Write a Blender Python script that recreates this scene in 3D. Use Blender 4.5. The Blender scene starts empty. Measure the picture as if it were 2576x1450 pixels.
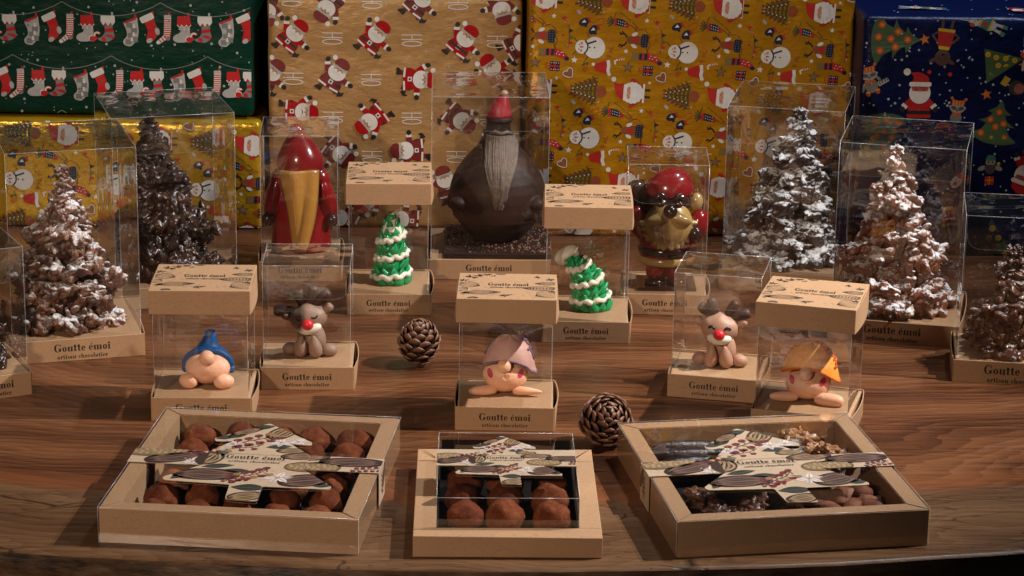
import bpy, bmesh, math, random
from mathutils import Vector, Matrix, noise
from mathutils.geometry import tessellate_polygon

# ---------------------------------------------------------------- camera, world, lights, exposure
SC = bpy.context.scene
COL = SC.collection
R = math.radians
FPX = 6378.6            # focal length in pixels of a 2576-wide picture
PITCH, ROLL = R(16.427), R(0.8166)
CAM = Vector((0.0, -1.8891, 0.7008))
cam_d = bpy.data.cameras.new('camera')
cam_d.sensor_width = 36.0
cam_d.lens = 36.0 * FPX / 2576
cam_d.clip_start = 0.05
cam_d.clip_end = 50
cam = bpy.data.objects.new('camera', cam_d)
cam.location = CAM
cam.rotation_euler = (Matrix.Rotation(math.pi / 2 - PITCH, 3, 'X') @ Matrix.Rotation(ROLL, 3, 'Z')).to_euler()
COL.objects.link(cam)
SC.camera = cam

world = bpy.data.worlds.new('World')
SC.world = world
world.use_nodes = True
world.node_tree.nodes['Background'].inputs[0].default_value = (0.80, 0.86, 1.0, 1)
world.node_tree.nodes['Background'].inputs[1].default_value = 0.010


def aim(o, at):
    o.rotation_euler = (Vector(at) - o.location).to_track_quat('-Z', 'Y').to_euler()


def spot(name, loc, at, watts, col, cone, blend, rad):
    d = bpy.data.lights.new(name, 'SPOT')
    d.energy, d.color, d.spot_size, d.spot_blend, d.shadow_soft_size = watts, col, R(cone), blend, rad
    o = bpy.data.objects.new(name, d)
    o.location = loc
    COL.objects.link(o)
    aim(o, at)
    return o


def area(name, loc, at, watts, col, sx, sy):
    d = bpy.data.lights.new(name, 'AREA')
    d.shape = 'RECTANGLE'
    d.energy, d.color, d.size, d.size_y = watts, col, sx, sy
    o = bpy.data.objects.new(name, d)
    o.location = loc
    COL.objects.link(o)
    aim(o, at)
    return o


# ceiling spotlights of the shop: a key from the side, a warmer one from the front, a weak cool one from above
spot('key_spotlight', (1.12, 0.08, 1.17), (-0.15, 0.14, 0.0), 180, (1.0, 0.96, 0.90), 46, 0.9, 0.012)
spot('front_spotlight', (-1.05, -2.5, 1.28), (-0.15, 0.36, 0.06), 205, (1.0, 0.80, 0.61), 26, 1.0, 0.08)
spot('cool_spotlight', (0.85, 0.55, 2.2), (0.12, 0.42, 0.10), 130, (0.80, 0.90, 1.0), 40, 0.8, 0.05)

SC.view_settings.view_transform = 'Standard'
SC.view_settings.look = 'None'
SC.view_settings.exposure = 0.0
SC.view_settings.gamma = 1.0
SC.view_settings.use_curve_mapping = False
SC.cycles.use_denoising = True
SC.cycles.max_bounces = 10
SC.cycles.diffuse_bounces = 3
SC.cycles.glossy_bounces = 4
SC.cycles.transmission_bounces = 6
SC.cycles.transparent_max_bounces = 48
SC.cycles.sample_clamp_indirect = 4.0
SC.cycles.caustics_reflective = False
SC.cycles.caustics_refractive = False


# ---------------------------------------------------------------- materials
MATS = {}


class NT:
    def __init__(self, mat):
        mat.use_nodes = True
        self.t = mat.node_tree
        self.t.nodes.clear()
        self.out = self.t.nodes.new('ShaderNodeOutputMaterial')

    def n(self, kind, **kw):
        nd = self.t.nodes.new('ShaderNode' + kind)
        for k, v in kw.items():
            if k.startswith('i_'):
                key = k[2:]
                key = int(key) if key.isdigit() else key.replace('_', ' ')
                if hasattr(v, 'links') or isinstance(v, bpy.types.NodeSocket):
                    self.t.links.new(v, nd.inputs[key])
                else:
                    nd.inputs[key].default_value = v
            else:
                setattr(nd, k, v)
        return nd

    def link(self, a, b):
        self.t.links.new(a, b)

    def math(self, op, a, b=None, c=None, clamp=False):
        nd = self.t.nodes.new('ShaderNodeMath')
        nd.operation = op
        nd.use_clamp = clamp
        for i, v in enumerate((a, b, c)):
            if v is None:
                continue
            if isinstance(v, bpy.types.NodeSocket):
                self.t.links.new(v, nd.inputs[i])
            else:
                nd.inputs[i].default_value = v
        return nd.outputs[0]

    def mix(self, fac, a, b):
        nd = self.t.nodes.new('ShaderNodeMix')
        nd.data_type = 'RGBA'
        for s, v in ((nd.inputs[0], fac), (nd.inputs[6], a), (nd.inputs[7], b)):
            if isinstance(v, bpy.types.NodeSocket):
                self.t.links.new(v, s)
            else:
                s.default_value = v if not isinstance(v, tuple) or len(v) == 4 else (*v, 1)
        return nd.outputs[2]

    def ramp(self, fac, stops):
        nd = self.t.nodes.new('ShaderNodeValToRGB')
        el = nd.color_ramp.elements
        while len(el) < len(stops):
            el.new(0.5)
        for e, (p, c) in zip(el, stops):
            e.position = p
            e.color = (*c, 1) if len(c) == 3 else c
        self.t.links.new(fac, nd.inputs[0])
        return nd.outputs[0]

    def coords(self, scale=(1, 1, 1), space='Object', loc=(0, 0, 0)):
        tc = self.t.nodes.new('ShaderNodeTexCoord')
        mp = self.t.nodes.new('ShaderNodeMapping')
        mp.inputs['Scale'].default_value = scale
        mp.inputs['Location'].default_value = loc
        self.t.links.new(tc.outputs[space], mp.inputs[0])
        return mp.outputs[0]

    def noise(self, vec, scale, detail=3, rough=0.55):
        nd = self.t.nodes.new('ShaderNodeTexNoise')
        nd.inputs['Scale'].default_value = scale
        nd.inputs['Detail'].default_value = detail
        nd.inputs['Roughness'].default_value = rough
        self.t.links.new(vec, nd.inputs['Vector'])
        return nd.outputs[0]

    def bump(self, height, strength, dist, normal=None):
        nd = self.t.nodes.new('ShaderNodeBump')
        nd.inputs['Strength'].default_value = strength
        nd.inputs['Distance'].default_value = dist
        self.t.links.new(height, nd.inputs['Height'])
        if normal is not None:
            self.t.links.new(normal, nd.inputs['Normal'])
        return nd.outputs[0]

    def principled(self, base, rough, normal=None, **kw):
        p = self.t.nodes.new('ShaderNodeBsdfPrincipled')
        for key, v in (('Base Color', base), ('Roughness', rough), ('Normal', normal)):
            if v is None:
                continue
            if isinstance(v, bpy.types.NodeSocket):
                self.t.links.new(v, p.inputs[key])
            else:
                p.inputs[key].default_value = (*v, 1) if isinstance(v, tuple) and len(v) == 3 else v
        for k, v in kw.items():
            key = k.replace('_', ' ')
            if isinstance(v, bpy.types.NodeSocket):
                self.t.links.new(v, p.inputs[key])
            else:
                p.inputs[key].default_value = v
        self.t.links.new(p.outputs[0], self.out.inputs[0])
        return p


def material(name, fn):
    if name not in MATS:
        m = bpy.data.materials.new(name)
        fn(NT(m))
        MATS[name] = m
    return MATS[name]


def srgb(r, g, b):
    return tuple(((c / 255 + 0.055) / 1.055) ** 2.4 if c > 10 else c / 255 / 12.92 for c in (r, g, b))


def m_paper(name, col, rough=0.62, var=0.10, fibre=900, spec=0.35):
    def f(t):
        v = t.coords()
        a = t.noise(v, 38, 4)
        b = t.noise(v, fibre, 2)
        s = t.math('ADD', t.math('MULTIPLY', a, 0.6), t.math('MULTIPLY', b, 0.4))
        c = t.mix(s, tuple(x * (1 - var * 2.2) for x in col), tuple(min(1, x * (1 + var * 2)) for x in col))
        fl = t.noise(t.coords((1, 1, 3.0)), 320, 2, 0.6)
        c = t.mix(t.math('MULTIPLY', t.ramp(fl, [(0.58, (0, 0, 0)), (0.68, (1, 1, 1))]), 0.45), c, tuple(x * 0.60 for x in col))
        c = t.mix(t.math('MULTIPLY', t.ramp(fl, [(0.30, (1, 1, 1)), (0.38, (0, 0, 0))]), 0.30), c, tuple(min(1, x * 1.45) for x in col))
        h = t.math('ADD', b, t.math('MULTIPLY', a, 3.0))
        t.principled(c, rough, t.bump(h, 0.10, 0.0006), **{'Specular_IOR_Level': spec})
    return material(name, f)


def m_print(col, rough=0.45, metal=0.0):
    key = 'ink_%02x%02x%02x_%d' % (*(int(255 * min(1, c)) for c in col), int(rough * 100) + int(1000 * metal))

    def f(t):
        v = t.coords()
        a = t.noise(v, 260, 3)
        c = t.mix(a, tuple(x * 0.86 for x in col), tuple(min(1, x * 1.12) for x in col))
        g = t.noise(v, 22, 3)
        t.principled(c, rough, t.bump(g, 0.35, 0.004), Metallic=metal)
    return material(key, f)


def m_wrap(name, col, rough=0.42, spec=0.18, metal=0.0):
    def f(t):
        v = t.coords()
        a = t.noise(v, 9, 4)
        b = t.noise(v, 420, 2)
        cr = t.noise(t.coords((1, 1, 2.2)), 26, 5, 0.62)
        c = t.mix(t.math('ADD', t.math('MULTIPLY', a, 0.7), t.math('MULTIPLY', b, 0.3)),
                  tuple(x * 0.80 for x in col), tuple(min(1, x * 1.18) for x in col))
        n1 = t.bump(cr, 0.30, 0.006)
        t.principled(c, rough, t.bump(a, 0.35, 0.02, n1), Metallic=metal, **{'Specular_IOR_Level': spec})
    return material(name, f)


def m_film(name, haze=0.03, wave=0.35, tint=(0.985, 0.985, 0.98)):
    def f(t):
        v = t.coords((1, 1, 0.45))
        w1 = t.noise(v, 16, 2)
        nb = t.bump(w1, wave, 0.004)
        lw = t.n('LayerWeight')
        lw.inputs['Blend'].default_value = 0.5
        p5 = t.math('POWER', lw.outputs['Facing'], 5.0)
        fr = t.math('MULTIPLY_ADD', p5, 0.96, 0.04)
        film = t.math('DIVIDE', t.math('MULTIPLY', fr, 2.0), t.math('ADD', fr, 1.0), clamp=True)
        tr = t.n('BsdfTransparent')
        tr.inputs[0].default_value = (*tint, 1)
        gl = t.n('BsdfGlossy')
        gl.inputs['Color'].default_value = (0.96, 0.97, 1, 1)
        gl.inputs['Roughness'].default_value = 0.025
        t.link(nb, gl.inputs['Normal'])
        df = t.n('BsdfDiffuse')
        df.inputs[0].default_value = (0.75, 0.75, 0.76, 1)
        sm = t.noise(t.coords(), 55, 4, 0.7)
        hz = t.math('MULTIPLY', sm, haze * 1.0)
        m1 = t.n('MixShader')
        t.link(hz, m1.inputs[0])
        t.link(tr.outputs[0], m1.inputs[1])
        t.link(df.outputs[0], m1.inputs[2])
        m2 = t.n('MixShader')
        t.link(film, m2.inputs[0])
        t.link(m1.outputs[0], m2.inputs[1])
        t.link(gl.outputs[0], m2.inputs[2])
        t.link(m2.outputs[0], t.out.inputs[0])
    return material(name, f)


def m_crease():
    def f(t):
        tr = t.n('BsdfTransparent')
        df = t.n('BsdfDiffuse')
        df.inputs[0].default_value = (0.8, 0.8, 0.82, 1)
        gl = t.n('BsdfGlossy')
        gl.inputs['Roughness'].default_value = 0.25
        m1 = t.n('MixShader')
        m1.inputs[0].default_value = 0.35
        t.link(df.outputs[0], m1.inputs[1])
        t.link(gl.outputs[0], m1.inputs[2])
        m2 = t.n('MixShader')
        br = t.noise(t.coords(), 60, 3)
        t.link(t.math('MULTIPLY', br, 0.42), m2.inputs[0])
        t.link(tr.outputs[0], m2.inputs[1])
        t.link(m1.outputs[0], m2.inputs[2])
        t.link(m2.outputs[0], t.out.inputs[0])
    return material('creased_film', f)


def m_choc(name, dark, light, rough, sugar=0.0, thr=0.35, spec=0.5, grain=240):
    def f(t):
        geo = t.n('NewGeometry')
        v = t.coords(space='Object')
        a = t.noise(v, grain, 4)
        b = t.noise(v, 70, 3)
        rnd = t.n('ObjectInfo').outputs['Random']
        k = t.math('ADD', t.math('MULTIPLY', a, 0.55), t.math('ADD', t.math('MULTIPLY', b, 0.35), t.math('MULTIPLY', rnd, 0.25)))
        c = t.mix(t.ramp(k, [(0.35, (0, 0, 0)), (0.75, (1, 1, 1))]), dark, light)
        nb = t.bump(a, 0.5, 0.0015)
        r_ = rough
        if sugar > 0:
            sx = t.n('SeparateXYZ')
            t.link(geo.outputs['Normal'], sx.inputs[0])
            p = t.noise(geo.outputs['Position'], 75, 3, 0.6)
            fine = t.noise(geo.outputs['Position'], 520, 3, 0.7)
            q = t.math('ADD', sx.outputs[2], t.math('ADD', t.math('MULTIPLY', t.math('SUBTRACT', p, 0.5), 2.6),
                                                   t.math('MULTIPLY', t.math('SUBTRACT', fine, 0.5), 1.5)))
            msk = t.math('MULTIPLY', t.math('SUBTRACT', q, thr), 1.35, clamp=True)
            msk = t.math('MULTIPLY', msk, sugar)
            c = t.mix(msk, c, (0.86, 0.85, 0.87))
            r_ = t.math('MULTIPLY_ADD', msk, 0.95 - rough, rough)
        t.principled(c, r_, nb, **{'Specular_IOR_Level': spec})
    return material(name, f)


def m_soft(name, col, rough=0.5, sss=0.12, grain=0.06, bump=0.25, scale=160, coat=0.0, spec=0.35):
    def f(t):
        v = t.coords()
        a = t.noise(v, scale, 4)
        b = t.noise(v, scale * 6, 2)
        k = t.math('ADD', t.math('MULTIPLY', a, 0.6), t.math('MULTIPLY', b, 0.4))
        c = t.mix(k, tuple(x * (1 - grain * 2) for x in col), tuple(min(1, x * (1 + grain * 2)) for x in col))
        dent = t.noise(v, 75, 2)
        t.principled(c, rough, t.bump(dent, bump * 1.6, 0.003, t.bump(k, bump, 0.0008)), **{'Specular_IOR_Level': spec, 'Subsurface_Weight': sss, 'Subsurface_Scale': 0.004,
                     'Subsurface_Radius': (1.0, 0.4, 0.2), 'Coat_Weight': coat, 'Coat_Roughness': 0.12})
    return material(name, f)


def m_wood():
    def f(t):
        tc = t.n('TexCoord')
        sep = t.n('SeparateXYZ')
        t.link(tc.outputs['Object'], sep.inputs[0])
        x, y = sep.outputs[0], sep.outputs[1]
        low = t.noise(t.coords((1.0, 1.0, 1.0)), 2.6, 2)
        mid = t.noise(t.coords((2.2, 11, 4)), 1.5, 3)
        # growth rings: a wide cathedral figure whose lines follow the front edge and close over the slab's middle
        xx = t.math('MULTIPLY', x, x)
        arch = t.math('MULTIPLY_ADD', xx, -0.55, y)
        q = t.math('ADD', arch, t.math('MULTIPLY_ADD', low, 0.34, t.math('MULTIPLY', mid, 0.05)))
        ring = t.math('FRACT', t.math('MULTIPLY', q, 26))
        ring2 = t.math('FRACT', t.math('MULTIPLY_ADD', q, 71, t.math('MULTIPLY', mid, 0.8)))
        streak = t.noise(t.coords((3.6, 170, 10)), 1.6, 6, 0.70)
        fine = t.noise(t.coords((22, 520, 60)), 1.3, 3, 0.6)
        pore = t.noise(t.coords((60, 900, 60)), 1.1, 2, 0.5)
        k = t.math('ADD', t.math('MULTIPLY', t.math('MULTIPLY_ADD', t.math('SINE', t.math('MULTIPLY', q, 58)), 0.5, 0.5), 0.13), t.math('ADD', t.math('MULTIPLY', ring2, 0.10),
                   t.math('ADD', t.math('MULTIPLY', streak, 0.60), t.math('MULTIPLY', low, 0.28))))
        heart = t.ramp(k, [(0.32, (0.014, 0.0042, 0.0020)), (0.45, (0.056, 0.0185, 0.0075)), (0.58, (0.122, 0.044, 0.0175)), (0.76, (0.215, 0.088, 0.038))])
        heart = t.mix(t.math('MULTIPLY', t.ramp(fine, [(0.50, (0, 0, 0)), (0.68, (1, 1, 1))]), 0.5), heart, (0.022, 0.009, 0.005))
        sap = t.ramp(k, [(0.30, (0.030, 0.0115, 0.005)), (0.50, (0.088, 0.041, 0.019)), (0.78, (0.175, 0.094, 0.047))])
        sap = t.mix(t.math('MULTIPLY', t.ramp(pore, [(0.52, (0, 0, 0)), (0.68, (1, 1, 1))]), 0.35), sap, (0.050, 0.030, 0.017))
        # sapwood band along the live edge
        bound = t.math('MULTIPLY_ADD', xx, 0.27, t.math('MULTIPLY_ADD', x, 0.028, -0.088))
        wob = t.math('MULTIPLY', t.math('SUBTRACT', t.noise(t.coords((1.4, 0.5, 1)), 3.2, 2), 0.5), 0.030)
        sfac = t.math('MULTIPLY', t.math('SUBTRACT', t.math('ADD', bound, wob), y), 110, clamp=True)
        # redder transition stripe just behind the sapwood
        dist = t.math('SUBTRACT', y, t.math('ADD', bound, wob))
        red = t.math('MULTIPLY', t.math('SUBTRACT', 1.0, t.math('MULTIPLY', t.math('ABSOLUTE', t.math('SUBTRACT', dist, 0.012)), 45), clamp=True), 0.55)
        heart = t.mix(red, heart, (0.155, 0.046, 0.016))
        c = t.mix(sfac, heart, sap)
        # cracks and insect-dark checks, mostly in the sapwood
        wv = t.n('TexNoise')
        wv.inputs['Scale'].default_value = 9
        t.link(t.coords((1, 3, 1)), wv.inputs['Vector'])
        vm = t.n('VectorMath', operation='MULTIPLY_ADD')
        t.link(wv.outputs['Color'], vm.inputs[0])
        vm.inputs[1].default_value = (0.6, 0.9, 0)
        t.link(t.coords((5.5, 24, 1)), vm.inputs[2])
        vo = t.n('TexVoronoi', feature='DISTANCE_TO_EDGE')
        vo.inputs['Scale'].default_value = 1.25
        t.link(vm.outputs[0], vo.inputs['Vector'])
        gate = t.ramp(t.noise(t.coords((4, 9, 1)), 2.6, 3), [(0.43, (0, 0, 0)), (0.54, (1, 1, 1))])
        line = t.math('SUBTRACT', 1.0, t.math('MULTIPLY', vo.outputs['Distance'], 48), clamp=True)
        speck = t.ramp(t.noise(t.coords((28, 110, 1)), 2.4, 3, 0.6), [(0.61, (0, 0, 0)), (0.67, (1, 1, 1))])
        lines = t.math('MULTIPLY', line, gate)
        crack = t.math('MULTIPLY', t.math('MAXIMUM', lines, t.math('MULTIPLY', speck, gate)), t.math('MULTIPLY_ADD', sfac, 0.80, 0.14))
        c = t.mix(t.math('MULTIPLY', crack, 0.96), c, (0.010, 0.005, 0.003))
        h = t.math('SUBTRACT', t.math('MULTIPLY', fine, 0.3), t.math('MULTIPLY', crack, 1.2))
        rr = t.math('MULTIPLY_ADD', streak, 0.26, 0.20)
        t.principled(c, rr, t.bump(h, 0.30, 0.0010), **{'Specular_IOR_Level': 0.24})
    return material('walnut_slab', f)


def m_bark():
    def f(t):
        v = t.coords((6, 14, 9))
        a = t.noise(v, 2.6, 5, 0.62)
        b = t.noise(t.coords((40, 60, 160)), 1.5, 4, 0.6)
        k = t.math('ADD', t.math('MULTIPLY', a, 0.65), t.math('MULTIPLY', b, 0.35))
        c = t.ramp(k, [(0.36, (0.016, 0.009, 0.006)), (0.50, (0.095, 0.050, 0.026)), (0.68, (0.19, 0.110, 0.060))])
        t.principled(c, 0.55, t.bump(k, 0.6, 0.004))
    return material('live_edge', f)


KRAFT = m_paper('kraft_card', (0.385, 0.222, 0.120), 0.55, 0.07, 800, 0.4)
KRAFT_IN = m_paper('kraft_inside', (0.46, 0.31, 0.18), 0.6, 0.07, 800)
KRAFT_EDGE = m_paper('kraft_folded_edge', (0.58, 0.40, 0.25), 0.6, 0.06, 800)
CREAM = m_paper('cream_card', (0.37, 0.265, 0.180), 0.55, 0.05, 700)
BLACKCARD = m_paper('black_liner', (0.012, 0.009, 0.008), 0.4, 0.1, 600)
FILM = m_film('clear_film', 0.005, 0.40)
FILM_TOP = m_film('clear_film_top', 0.005, 1.0)
SLEEVE = m_film('clear_sleeve_film', 0.003, 0.14)
CREASE = m_crease()
INK = m_print((0.014, 0.010, 0.008), 0.5)
INKLINE = m_print((0.045, 0.035, 0.028), 0.6)


# ---------------------------------------------------------------- mesh helpers
class MB:
    def __init__(self):
        self.v, self.f, self.m, self.s = [], [], [], []

    def add(self, vf, mat=0, M=None, smooth=False):
        vs, fs = vf
        b = len(self.v)
        self.v += [tuple(M @ Vector(p)) if M is not None else tuple(p) for p in vs]
        self.f += [tuple(i + b for i in q) for q in fs]
        self.m += [mat] * len(fs)
        self.s += [smooth] * len(fs)
        return self

    def mesh(self, name, mats):
        me = bpy.data.meshes.new(name)
        me.from_pydata(self.v, [], self.f)
        for m in (mats if isinstance(mats, (list, tuple)) else [mats]):
            me.materials.append(m)
        me.polygons.foreach_set('material_index', self.m)
        me.polygons.foreach_set('use_smooth', self.s)
        me.update()
        return me

    def build(self, name, mats, parent=None, loc=(0, 0, 0), rot=(0, 0, 0)):
        return put(name, self.mesh(name, mats), parent, loc, rot)


def put(name, me, parent=None, loc=(0, 0, 0), rot=(0, 0, 0), scale=None):
    o = bpy.data.objects.new(name, me)
    COL.objects.link(o)
    o.parent = parent
    o.location = loc
    o.rotation_euler = rot
    if scale is not None:
        o.scale = scale
    return o


def tag(o, label=None, cat=None, group=None, kind=None):
    for k, v in (('label', label), ('category', cat), ('group', group), ('kind', kind)):
        if v:
            o[k] = v
    return o


def thing(name, loc, rz, label, cat, group=None):
    o = bpy.data.objects.new(name, None)
    o.empty_display_size = 0.02
    COL.objects.link(o)
    o.location = loc
    o.rotation_euler = (0, 0, rz)
    return tag(o, label, cat, group)


def box(x0, x1, y0, y1, z0, z1):
    return ([(x0, y0, z0), (x1, y0, z0), (x1, y1, z0), (x0, y1, z0), (x0, y0, z1), (x1, y0, z1), (x1, y1, z1), (x0, y1, z1)],
            [(0, 3, 2, 1), (4, 5, 6, 7), (0, 1, 5, 4), (1, 2, 6, 5), (2, 3, 7, 6), (3, 0, 4, 7)])


def bbox(x0, x1, y0, y1, z0, z1, r=0.0008, seg=2):
    bm = bmesh.new()
    vs, fs = box(x0, x1, y0, y1, z0, z1)
    bv = [bm.verts.new(p) for p in vs]
    for q in fs:
        bm.faces.new([bv[i] for i in q])
    bmesh.ops.bevel(bm, geom=bm.edges[:], offset=r, segments=seg, affect='EDGES', profile=0.5)
    bm.verts.index_update()
    out = ([tuple(v.co) for v in bm.verts], [tuple(v.index for v in f.verts) for f in bm.faces])
    bm.free()
    return out


def ball(rx, ry, rz, n=28, m=18, fn=None, c=(0, 0, 0)):
    vs, fs = [(0, 0, -1)], []
    for j in range(1, m):
        a = -math.pi / 2 + math.pi * j / m
        for i in range(n):
            b = 2 * math.pi * i / n
            vs.append((math.cos(a) * math.cos(b), math.cos(a) * math.sin(b), math.sin(a)))
    vs.append((0, 0, 1))
    for i in range(n):
        k = (i + 1) % n
        fs.append((0, 1 + k, 1 + i))
        for j in range(m - 2):
            p = 1 + j * n
            fs.append((p + i, p + k, p + n + k, p + n + i))
        p = 1 + (m - 2) * n
        fs.append((p + i, p + k, len(vs) - 1))
    out = []
    for x, y, z in vs:
        p = Vector((x * rx, y * ry, z * rz))
        if fn:
            p = Vector(fn(p, Vector((x, y, z))))
        out.append((p.x + c[0], p.y + c[1], p.z + c[2]))
    return out, fs


def lathe(prof, n=32, fn=None, sy=1.0):
    vs, fs = [], []
    for r, z in prof:
        for i in range(n):
            a = 2 * math.pi * i / n
            p = (r * math.cos(a), r * math.sin(a) * sy, z)
            vs.append(tuple(fn(p)) if fn else p)
    for j in range(len(prof) - 1):
        for i in range(n):
            k = (i + 1) % n
            fs.append((j * n + i, j * n + k, (j + 1) * n + k, (j + 1) * n + i))
    fs.append(tuple(range(n - 1, -1, -1)))
    fs.append(tuple(range((len(prof) - 1) * n, len(prof) * n)))
    return vs, fs


def tube(path, radii, n=10, caps=True):
    P = [Vector(p) for p in path]
    if not isinstance(radii, (list, tuple)):
        radii = [radii] * len(P)
    vs, fs = [], []
    up = Vector((0, 0, 1))
    for i, p in enumerate(P):
        d = (P[min(i + 1, len(P) - 1)] - P[max(i - 1, 0)]).normalized()
        s = d.cross(up)
        if s.length < 1e-4:
            s = d.cross(Vector((0, 1, 0)))
        s.normalize()
        u = s.cross(d)
        for k in range(n):
            a = 2 * math.pi * k / n
            vs.append(tuple(p + radii[i] * (math.cos(a) * s + math.sin(a) * u)))
    for i in range(len(P) - 1):
        for k in range(n):
            q = (k + 1) % n
            fs.append((i * n + k, i * n + q, (i + 1) * n + q, (i + 1) * n + k))
    if caps:
        fs.append(tuple(range(n - 1, -1, -1)))
        fs.append(tuple(range((len(P) - 1) * n, len(P) * n)))
    return vs, fs


def sheet(fn, nu, nv):
    vs = [tuple(fn(i / nu, j / nv)) for j in range(nv + 1) for i in range(nu + 1)]
    w = nu + 1
    fs = [(j * w + i, j * w + i + 1, (j + 1) * w + i + 1, (j + 1) * w + i) for j in range(nv) for i in range(nu)]
    return vs, fs


def prism(pts, z0, z1):
    n = len(pts)
    tri = tessellate_polygon([[Vector((x, y, 0)) for x, y in pts]])
    ar = sum(pts[i][0] * pts[(i + 1) % n][1] - pts[(i + 1) % n][0] * pts[i][1] for i in range(n))
    vs = [(x, y, z0) for x, y in pts] + [(x, y, z1) for x, y in pts]
    fs = []
    for a, b, c in tri:
        A, B, C = pts[a], pts[b], pts[c]
        ccw = (B[0] - A[0]) * (C[1] - A[1]) - (B[1] - A[1]) * (C[0] - A[0]) > 0
        t = (a, b, c) if ccw else (a, c, b)
        fs.append(tuple(i + n for i in t))
        fs.append((t[0], t[2], t[1]))
    for i in range(n):
        j = (i + 1) % n
        fs.append((i, j, j + n, i + n) if ar > 0 else (j, i, i + n, j + n))
    return vs, fs


def rounded(pts, rads, seg=4):
    """2D outline with rounded corners"""
    out = []
    n = len(pts)
    for i, p in enumerate(pts):
        r = rads[i] if isinstance(rads, (list, tuple)) else rads
        p = Vector(p)
        a, b = Vector(pts[i - 1]) - p, Vector(pts[(i + 1) % n]) - p
        if r <= 0:
            out.append(tuple(p))
            continue
        r = min(r, a.length * 0.48, b.length * 0.48)
        A, B = p + a.normalized() * r, p + b.normalized() * r
        for k in range(seg + 1):
            t = k / seg
            q = A * (1 - t) ** 2 + p * 2 * t * (1 - t) + B * t * t
            out.append((q.x, q.y))
    return out


def fuse(mb, voxel, smooth_it=2, name='fused'):
    """union of overlapping shapes as one continuous skin"""
    me = mb.mesh(name, [])
    o = bpy.data.objects.new(name, me)
    COL.objects.link(o)
    r = o.modifiers.new('r', 'REMESH')
    r.mode = 'VOXEL'
    r.voxel_size = voxel
    r.use_smooth_shade = True
    if smooth_it:
        s = o.modifiers.new('s', 'SMOOTH')
        s.iterations = smooth_it
        s.factor = 0.5
    dg = bpy.context.evaluated_depsgraph_get()
    out = bpy.data.meshes.new_from_object(o.evaluated_get(dg))
    out.name = name
    bpy.data.objects.remove(o)
    return out


def TM(loc=(0, 0, 0), rot=(0, 0, 0), scale=(1, 1, 1)):
    from mathutils import Euler
    return Matrix.Translation(loc) @ Euler(rot).to_matrix().to_4x4() @ Matrix.Diagonal((*scale, 1))


# ---------------------------------------------------------------- flat print
class Ink:
    """Vector print: coloured outlines laid on a sheet through a mapping (x, y, lift) -> point."""
    STEP = 0.00003

    def __init__(self, mapf, clip=None, rough=0.45, base=0.00012):
        self.mapf, self.clip, self.rough, self.base = mapf, clip, rough, base
        self.mb, self.mats, self.T, self.layer = MB(), [], Matrix.Identity(3), 0

    def at(self, x, y, rot=0.0, s=1.0, sx=1.0):
        c, q = math.cos(rot), math.sin(rot)
        self.T = Matrix(((c * s * sx, -q * s, x), (q * s * sx, c * s, y), (0, 0, 1)))
        self.layer = 0
        return self

    def mat(self, col):
        m = col if isinstance(col, bpy.types.Material) else m_print(col, self.rough)
        if m not in self.mats:
            self.mats.append(m)
        return self.mats.index(m)

    def poly(self, pts, col):
        P = [self.T @ Vector((x, y, 1)) for x, y in pts]
        P = [(p.x, p.y) for p in P]
        if self.clip:
            x0, x1, y0, y1 = self.clip
            for ax, lim, sg in ((0, x0, 1), (0, x1, -1), (1, y0, 1), (1, y1, -1)):
                Q = []
                for i in range(len(P)):
                    a, b = P[i - 1], P[i]
                    ia, ib = (a[ax] - lim) * sg >= 0, (b[ax] - lim) * sg >= 0
                    if ia != ib:
                        t = (lim - a[ax]) / (b[ax] - a[ax])
                        Q.append((a[0] + t * (b[0] - a[0]), a[1] + t * (b[1] - a[1])))
                    if ib:
                        Q.append(b)
                P = Q
                if len(P) < 3:
                    return self
        self.layer += 1
        h = self.base + self.layer * self.STEP
        tri = tessellate_polygon([[Vector((x, y, 0)) for x, y in P]])
        fs = []
        for a, b, c in tri:
            A, B, C = P[a], P[b], P[c]
            ccw = (B[0] - A[0]) * (C[1] - A[1]) - (B[1] - A[1]) * (C[0] - A[0]) > 0
            fs.append((a, b, c) if ccw else (a, c, b))
        self.mb.add(([self.mapf(x, y, h) for x, y in P], fs), self.mat(col))
        return self

    def ell(self, x, y, rx, ry, col, rot=0.0, n=20, a0=0, a1=360):
        c, s = math.cos(rot), math.sin(rot)
        pts = []
        full = a1 - a0 >= 360
        for i in range(n if full else n + 1):
            a = R(a0 + (a1 - a0) * i / n)
            u, v = rx * math.cos(a), ry * math.sin(a)
            pts.append((x + u * c - v * s, y + u * s + v * c))
        return self.poly(pts, col)

    def line(self, pts, w, col, taper=None):
        n = len(pts)
        L, Rr = [], []
        for i, p in enumerate(pts):
            a, b = pts[max(i - 1, 0)], pts[min(i + 1, n - 1)]
            d = Vector((b[0] - a[0], b[1] - a[1]))
            d = d.normalized() if d.length > 0 else Vector((1, 0))
            ww = (w if not isinstance(w, (list, tuple)) else w[i]) / 2
            L.append((p[0] - d.y * ww, p[1] + d.x * ww))
            Rr.append((p[0] + d.y * ww, p[1] - d.x * ww))
        return self.poly(L + Rr[::-1], col)

    def arc(self, x, y, rx, ry, a0, a1, w, col, n=14):
        return self.line([(x + rx * math.cos(R(a0 + (a1 - a0) * i / n)), y + ry * math.sin(R(a0 + (a1 - a0) * i / n))) for i in range(n + 1)], w, col)

    def build(self, name, parent):
        return self.mb.build(name, self.mats, parent)


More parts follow.
